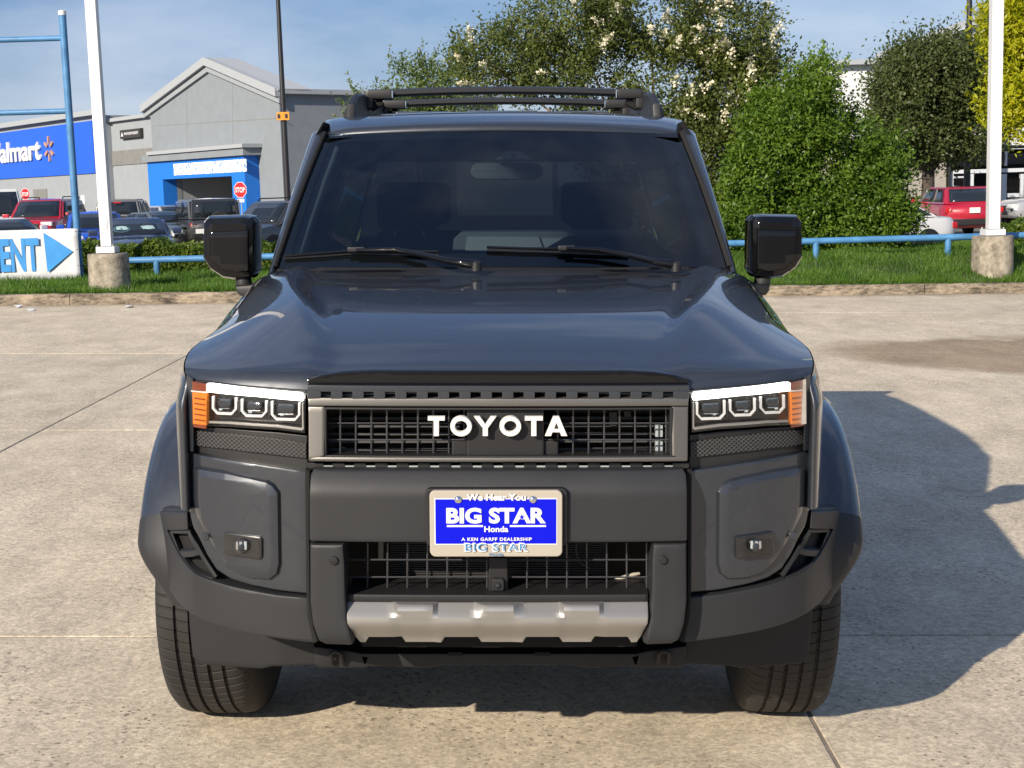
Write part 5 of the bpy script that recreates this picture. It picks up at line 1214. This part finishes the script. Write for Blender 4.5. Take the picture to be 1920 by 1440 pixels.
def stop_sign(px, py, hpx, label, yaw):
    Yd = .76*FPX/hpx; p = wp(px, py, Yd); e = empty('stop_sign', label, 'stop sign', (p.x, Yd, FAR), yaw, 'stop signs'); z = p.z-FAR; r = .38/math.cos(math.pi/8)
    oc = lambda q: [(q*r*math.cos(math.pi/8+k*math.pi/4), z+q*r*math.sin(math.pi/8+k*math.pi/4)) for k in range(8)]
    pipe('post', [(0, .03, 0), (0, .03, z+.2)], .03, 'galv', e, 8); f = panel('sign_rim', oc(1), lambda x, y_: -.03, .015, 0, 'sign_white', e, step=0); panel('sign_face', oc(.93), lambda x, y_: -.036, .004, 0, 'stop_red', e, step=0)
    text('sign_lettering', 'STOP', -.29, .29, z-.13, z+.13, -.038, 'sign_white', e, .004, .03); box('side_plate', (0, -.02, z-.52), (.42, .012, .16), 'sign_white', e)
stop_sign(451, 356, 29, 'red stop sign in front of the blue entrance portal', R(-28)); stop_sign(48, 364, 21, 'red stop sign above the bonnet side of the red SUV at far left', R(-25))
# ================================================================== parked cars
mat('car_glass', (.012, .016, .02), .05, spec=.7); mat('tyre_far', (.015, .015, .016), .8); mat('rim_far', (.30, .30, .31), .35, metal=.7); mat('trim_black', (.012, .012, .013), .5)
mat('tail_red', (.40, .01, .012), .2, coat=.6); mat('lamp_clear', (.6, .62, .64), .1, coat=.8); mat('plate_far', (.7, .7, .68), .5); mat('shade_teal', (.32, .46, .46), .5, var=.25, vscale=4); mat('teal_dark', (.05, .10, .13), .5)
for nm, c in (('paint_red', (.42, .008, .018)), ('paint_navy', (.025, .035, .085)), ('paint_charcoal', (.035, .036, .038)), ('paint_blue', (.012, .08, .50)), ('paint_white', (.68, .68, .67)), ('paint_green', (.075, .095, .095)), ('paint_silver', (.34, .35, .37)), ('paint_grey', (.10, .105, .11)), ('paint_maroon', (.36, .008, .025))):
    mat(nm, c, .3, metal=.15, coat=1, coat_rough=.04)
def far_car(name, label, px, py_unused, Yd, heading, paint, kind, group='cars in the far car park', shade=False, cat='car', z=FAR):
    p = wp(px, 420, Yd); e = empty(name, label, cat, (p.x, Yd, z), heading, group)
    K = dict(sedan=(4.6, 1.82, 1.43, .95, .80, 1.02, 1.05, .25, -.95, -1.75, .15), suv=(4.6, 1.92, 1.75, 1.10, 1.02, 1.12, 1.15, .45, -2.0, -2.22, .15), hatch=(4.4, 1.84, 1.55, 1.0, .9, 1.05, 1.10, .35, -1.55, -2.1, .16), jeep=(4.3, 1.86, 1.84, 1.12, 1.10, 1.15, .75, .5, -2.08, -2.12, .06), pickup=(5.7, 1.98, 1.90, 1.2, 1.12, 1.25, 1.2, .5, -.85, -1.05, .16), van=(5.6, 2.0, 2.5, 1.15, 1.05, 1.2, 1.7, 1.1, -2.7, -2.75, .1))[kind]
    L, Wd, H, hood, nose, belt, cowl, wtop, rtop, rbase, tum = K; hw = Wd/2; zl = .28 if kind in ('sedan', 'hatch') else .36
    deck = {'sedan': 1.0, 'pickup': 1.18}.get(kind, belt)
    top = curve([(-L/2, deck-.12), (-L/2+.06, deck-.03), (-L/2+.2, deck), (rbase+.05, deck+.01), (rbase+.2, belt), (cowl-.05, belt), (cowl+.1, hood+.02), (L/2-.45, hood-.05), (L/2-.12, nose), (L/2, nose-.14)])
    rows = []
    for k in range(33):
        y = lerp(-L/2, L/2, k/32); t = top(y); en = max(0, abs(y)-(L/2-.45))/.45; w = hw*(1-(.16 if kind != 'jeep' else .06)*en**2); lo = zl+.14*en**3
        rows.append([Vector((sx*w*a, y, zz)) for sx, a, zz in [(-1, .80, lo), (-1, .95, lo+.06), (-1, 1, lo+.22), (-1, 1.0, (lo+t)/2), (-1, .985, t-.16), (-1, .95, t-.05), (-1, .84, t-.01), (-1, .4, t+.012), (1, 0, t+.018), (1, .4, t+.012), (1, .84, t-.01), (1, .95, t-.05), (1, .985, t-.16), (1, 1.0, (lo+t)/2), (1, 1, lo+.22), (1, .95, lo+.06), (1, .80, lo)]])
    bd = loft('body', rows, paint, e, closed=True, angle=45)
    me = bd.data; bm = bmesh.new(); bm.from_mesh(me); bmesh.ops.holes_fill(bm, edges=bm.edges, sides=40); bm.to_mesh(me); bm.free()
    # cabin
    hb, ht = hw*.94, hw*(.94-tum)
    c8 = [(-hb, rbase, belt-.02), (hb, rbase, belt-.02), (hb, cowl, belt-.02), (-hb, cowl, belt-.02), (-ht, rtop, H-.03), (ht, rtop, H-.03), (ht, wtop, H-.03), (-ht, wtop, H-.03)]
    c8 = [Vector(q) for q in c8]; bm = bmesh.new(); v = [bm.verts.new(q) for q in c8]+[bm.verts.new((0, lerp(rtop, wtop, .5), H))]
    for f in ((0, 1, 5, 4), (1, 2, 6, 5), (2, 3, 7, 6), (3, 0, 4, 7), (4, 5, 8), (5, 6, 8), (6, 7, 8), (7, 4, 8)): bm.faces.new([v[i] for i in f])
    bmesh.ops.recalc_face_normals(bm, faces=bm.faces); bmesh.ops.bevel(bm, geom=[x for x in bm.edges if x.calc_face_angle(0) > .5], offset=.07, segments=3, affect='EDGES'); finish(bm, 'cabin', paint, e, 45)
    def pane(nm, i, j, k, l, mx_, mz0, mz1, m, u0=0., u1=1.):
        a, b, c, d = c8[i], c8[j], c8[k], c8[l]; n_ = (b-a).cross(d-a).normalized(); ctr = (a+b+c+d)/4
        if n_.dot(ctr-Vector((0, (rbase+cowl)/2, (belt+H)/2))) < 0: n_ = -n_
        P = lambda u, w: a.lerp(b, u).lerp(d.lerp(c, u), w)+n_*.014
        u_0, u_1 = lerp(mx_, 1-mx_, u0), lerp(mx_, 1-mx_, u1)
        return loft(nm, [[P(lerp(u_0, u_1, s_/4), lerp(mz0, mz1, r_/3)) for s_ in range(5)] for r_ in range(4)], m, e, solid=.006)
    wsn = pane('windscreen', 3, 2, 6, 7, .07, .06, .90, 'car_glass')
    if shade:
        c8s = [q+Vector((0, .011, .010)) for q in c8]; sh_ = [[c8s[3].lerp(c8s[2], lerp(.12, .90, i/12)).lerp(c8s[7].lerp(c8s[6], lerp(.12, .90, i/12)), w_) for i in range(13)] for w_ in (.07, .30, .52)]
        for i, q in enumerate(sh_[2]): q.z += .05*abs(math.sin(i*math.pi/6))-.03
        loft('sun_shade', sh_, 'shade_teal', wsn)
        a, b, c, d = c8[3], c8[2], c8[6], c8[7]; n_ = Vector((0, 1, .9)).normalized()
        ring = [[a.lerp(b, .70+q*.13*math.cos(t_*math.pi/10)).lerp(d.lerp(c, .70+q*.13*math.cos(t_*math.pi/10)), .38+q*.2*math.sin(t_*math.pi/10))+n_*.024 for q in (1, .72)] for t_ in range(21)]; loft('shade_emblem', ring, 'teal_dark', wsn)
        loft('shade_emblem', [[a.lerp(b, .70+x_).lerp(d.lerp(c, .70+x_), .38+y_)+n_*.026 for x_, y_ in r_] for r_ in ([(-.03, -.1), (-.005, -.1)], [(.005, .1), (.03, .1)])], 'teal_dark', wsn)
    pane('rear_window', 0, 1, 5, 4, .08, .10, .86, 'car_glass')
    for i, j, k_, l in ((1, 2, 6, 5), (0, 3, 7, 4)):
        for u0, u1 in (((.0, .40), (.43, 1.0)) if kind != 'pickup' else ((.0, .46), (.5, 1.0))): pane('side_window', i, j, k_, l, .06, .10, .86, 'car_glass', u0, u1)
    for yy in (L/2-.88, -L/2+.92):
        for sx in (-1, 1):
            rw = .33 if kind in ('sedan', 'hatch') else .385
            bm = bmesh.new(); lathe(bm, [(rw+.055, -.02), (rw+.055, .012)], Matrix.Translation((sx*hw*.995, yy, rw+.01)) @ Matrix.Rotation(R(90*sx), 4, 'Y'), 24); finish(bm, 'wheel_arch', 'trim_black', e)
            bm = bmesh.new(); lathe(bm, [(rw*.62, -.1), (rw*.92, -.11), (rw, -.07), (rw, .07), (rw*.92, .11), (rw*.62, .1)], Matrix.Translation((sx*(hw-.10), yy, rw)) @ Matrix.Rotation(R(90*sx), 4, 'Y'), 26); w_ = finish(bm, 'wheel', 'tyre_far', e)
            bm = bmesh.new(); lathe(bm, [(rw*.62, .06), (rw*.60, .10), (rw*.2, .085), (rw*.12, .105), (.001, .106)], Matrix.Translation((sx*(hw-.10), yy, rw)) @ Matrix.Rotation(R(90*sx), 4, 'Y'), 20); finish(bm, 'rim', 'rim_far', w_)
    for sx in (-1, 1):
        box('headlight', (sx*hw*.70, L/2-.10, nose-.10), (.38, .16, .15), 'lamp_clear', e, bev=.04)
        box('tail_light', (sx*hw*.80, -L/2+.07, deck-.22), (.26, .14, .16 if kind != 'suv' else .3), 'tail_red', e, bev=.03)
        box('door_mirror', (sx*(hw+.10), cowl-.25, belt+.07), (.22, .12, .15), paint if kind != 'jeep' else 'trim_black', e, bev=.04)
        for q in (.28, -.62): box('door_handle', (sx*(hw*.995+.008), q, belt-.14), (.02, .16, .03), paint, e, bev=.006)
    box('grille', (0, L/2-.01, nose-.17), (hw*.9, .06, .18), 'trim_black', e, bev=.02); box('bumper_intake', (0, L/2-.02, zl+.19), (hw*1.2, .08, .14), 'trim_black', e, bev=.03)
    box('rear_bumper', (0, -L/2-.01, zl+.2), (hw*1.75, .14, .2), 'trim_black', e, bev=.05)
    pz = deck-.22 if kind in ('hatch', 'suv') else zl+.42
    box('licence_plate', ((0 if kind != 'jeep' else -hw*.6), -L/2-.03 if kind != 'jeep' else -L/2-.06, pz if kind != 'jeep' else .72), (.31, .03, .155), 'plate_far', e)
    if kind == 'jeep':
        bm = bmesh.new(); lathe(bm, [(.2, -.1), (.37, -.1), (.385, -.05), (.385, .07), (.36, .1), (.2, .08), (.001, .07)], Matrix.Translation((.12, -L/2-.13, 1.0)) @ Matrix.Rotation(R(90), 4, 'X'), 28); finish(bm, 'spare_wheel', 'tyre_far', e)
        for sx in (-1, 1): box('fender', (sx*hw*1.02, L/2-.88, .86), (.22, .95, .06), 'trim_black', e, bev=.02); box('fender', (sx*hw*1.02, -L/2+.92, .86), (.22, .95, .06), 'trim_black', e, bev=.02); box('corner_trim', (sx*hw*.93, rbase+.1, 1.45), (.06, .08, .62), 'rim_far', e, bev=.02)
    if kind == 'pickup':
        box('bed_inside', (0, -1.9, 1.16), (hw*1.7, 1.6, .06), 'trim_black', e); box('brake_lamp', (0, rbase+.0, H-.14), (.3, .03, .05), 'tail_red', e)
    if kind == 'suv':
        for sx in (-1, 1): pipe('roof_rail', [(sx*ht*.92, rtop+.1, H-.01), (sx*ht*.92, rtop+.2, H+.05), (sx*ht*.92, wtop-.3, H+.05), (sx*ht*.92, wtop-.2, H-.01)], .02, 'trim_black', e, 6)
    return e
PI = math.pi
far_car('red_suv', 'bright red SUV facing the viewer above the banner', 86, 0, 50, PI+.03, 'paint_red', 'suv', z=-.12)
far_car('navy_sedan', 'dark blue sedan with a teal sunshade in its windscreen behind the hedge', 250, 0, 36.5, PI+.30, 'paint_navy', 'sedan', shade=True)
far_car('grey_pickup', 'dark grey pickup seen from behind, partly hidden by the left white pole', 233, 0, 57, .06, 'paint_grey', 'pickup')
far_car('jeep', 'charcoal boxy off-roader seen from behind before the entrance portal', 380, 0, 52, .42, 'paint_charcoal', 'jeep')
far_car('green_sedan', 'grey green sedan parked left of the boxy off-roader', 303, 0, 52, PI+.75, 'paint_green', 'sedan')
far_car('dark_suv', 'dark SUV half hidden behind the left door mirror and windscreen pillar', 532, 0, 41, PI-.6, 'paint_charcoal', 'suv')
far_car('blue_car', 'bright blue car between the pipe frame and the left white pole', 176, 0, 44, PI+.35, 'paint_blue', 'hatch')
far_car('white_sedan', 'white sedan cut by the left edge below the white van', 2, 0, 45, PI+.75, 'paint_white', 'sedan')
far_car('white_van', 'white van at the far left edge in front of the store', -6, 0, 66, PI+.5, 'paint_white', 'van', cat='van')
far_car('silver_crossover', 'pale crossover with a light roof behind the grey green sedan', 322, 0, 66, PI+.6, 'paint_silver', 'hatch')
far_car('red_hatchback', 'maroon red hatchback seen from behind under the live oak', 1788, 0, 45.5, -.02, 'paint_maroon', 'hatch', z=-.33)
far_car('silver_car', 'silver car cut by the right edge of the photo', 1992, 0, 50, PI*.5+.15, 'paint_silver', 'sedan', z=-.25)
far_car('white_car', 'white car peeping out behind the dense shrub, left of the red hatchback', 1612, 0, 36, PI*.62, 'paint_white', 'sedan', z=-.45)
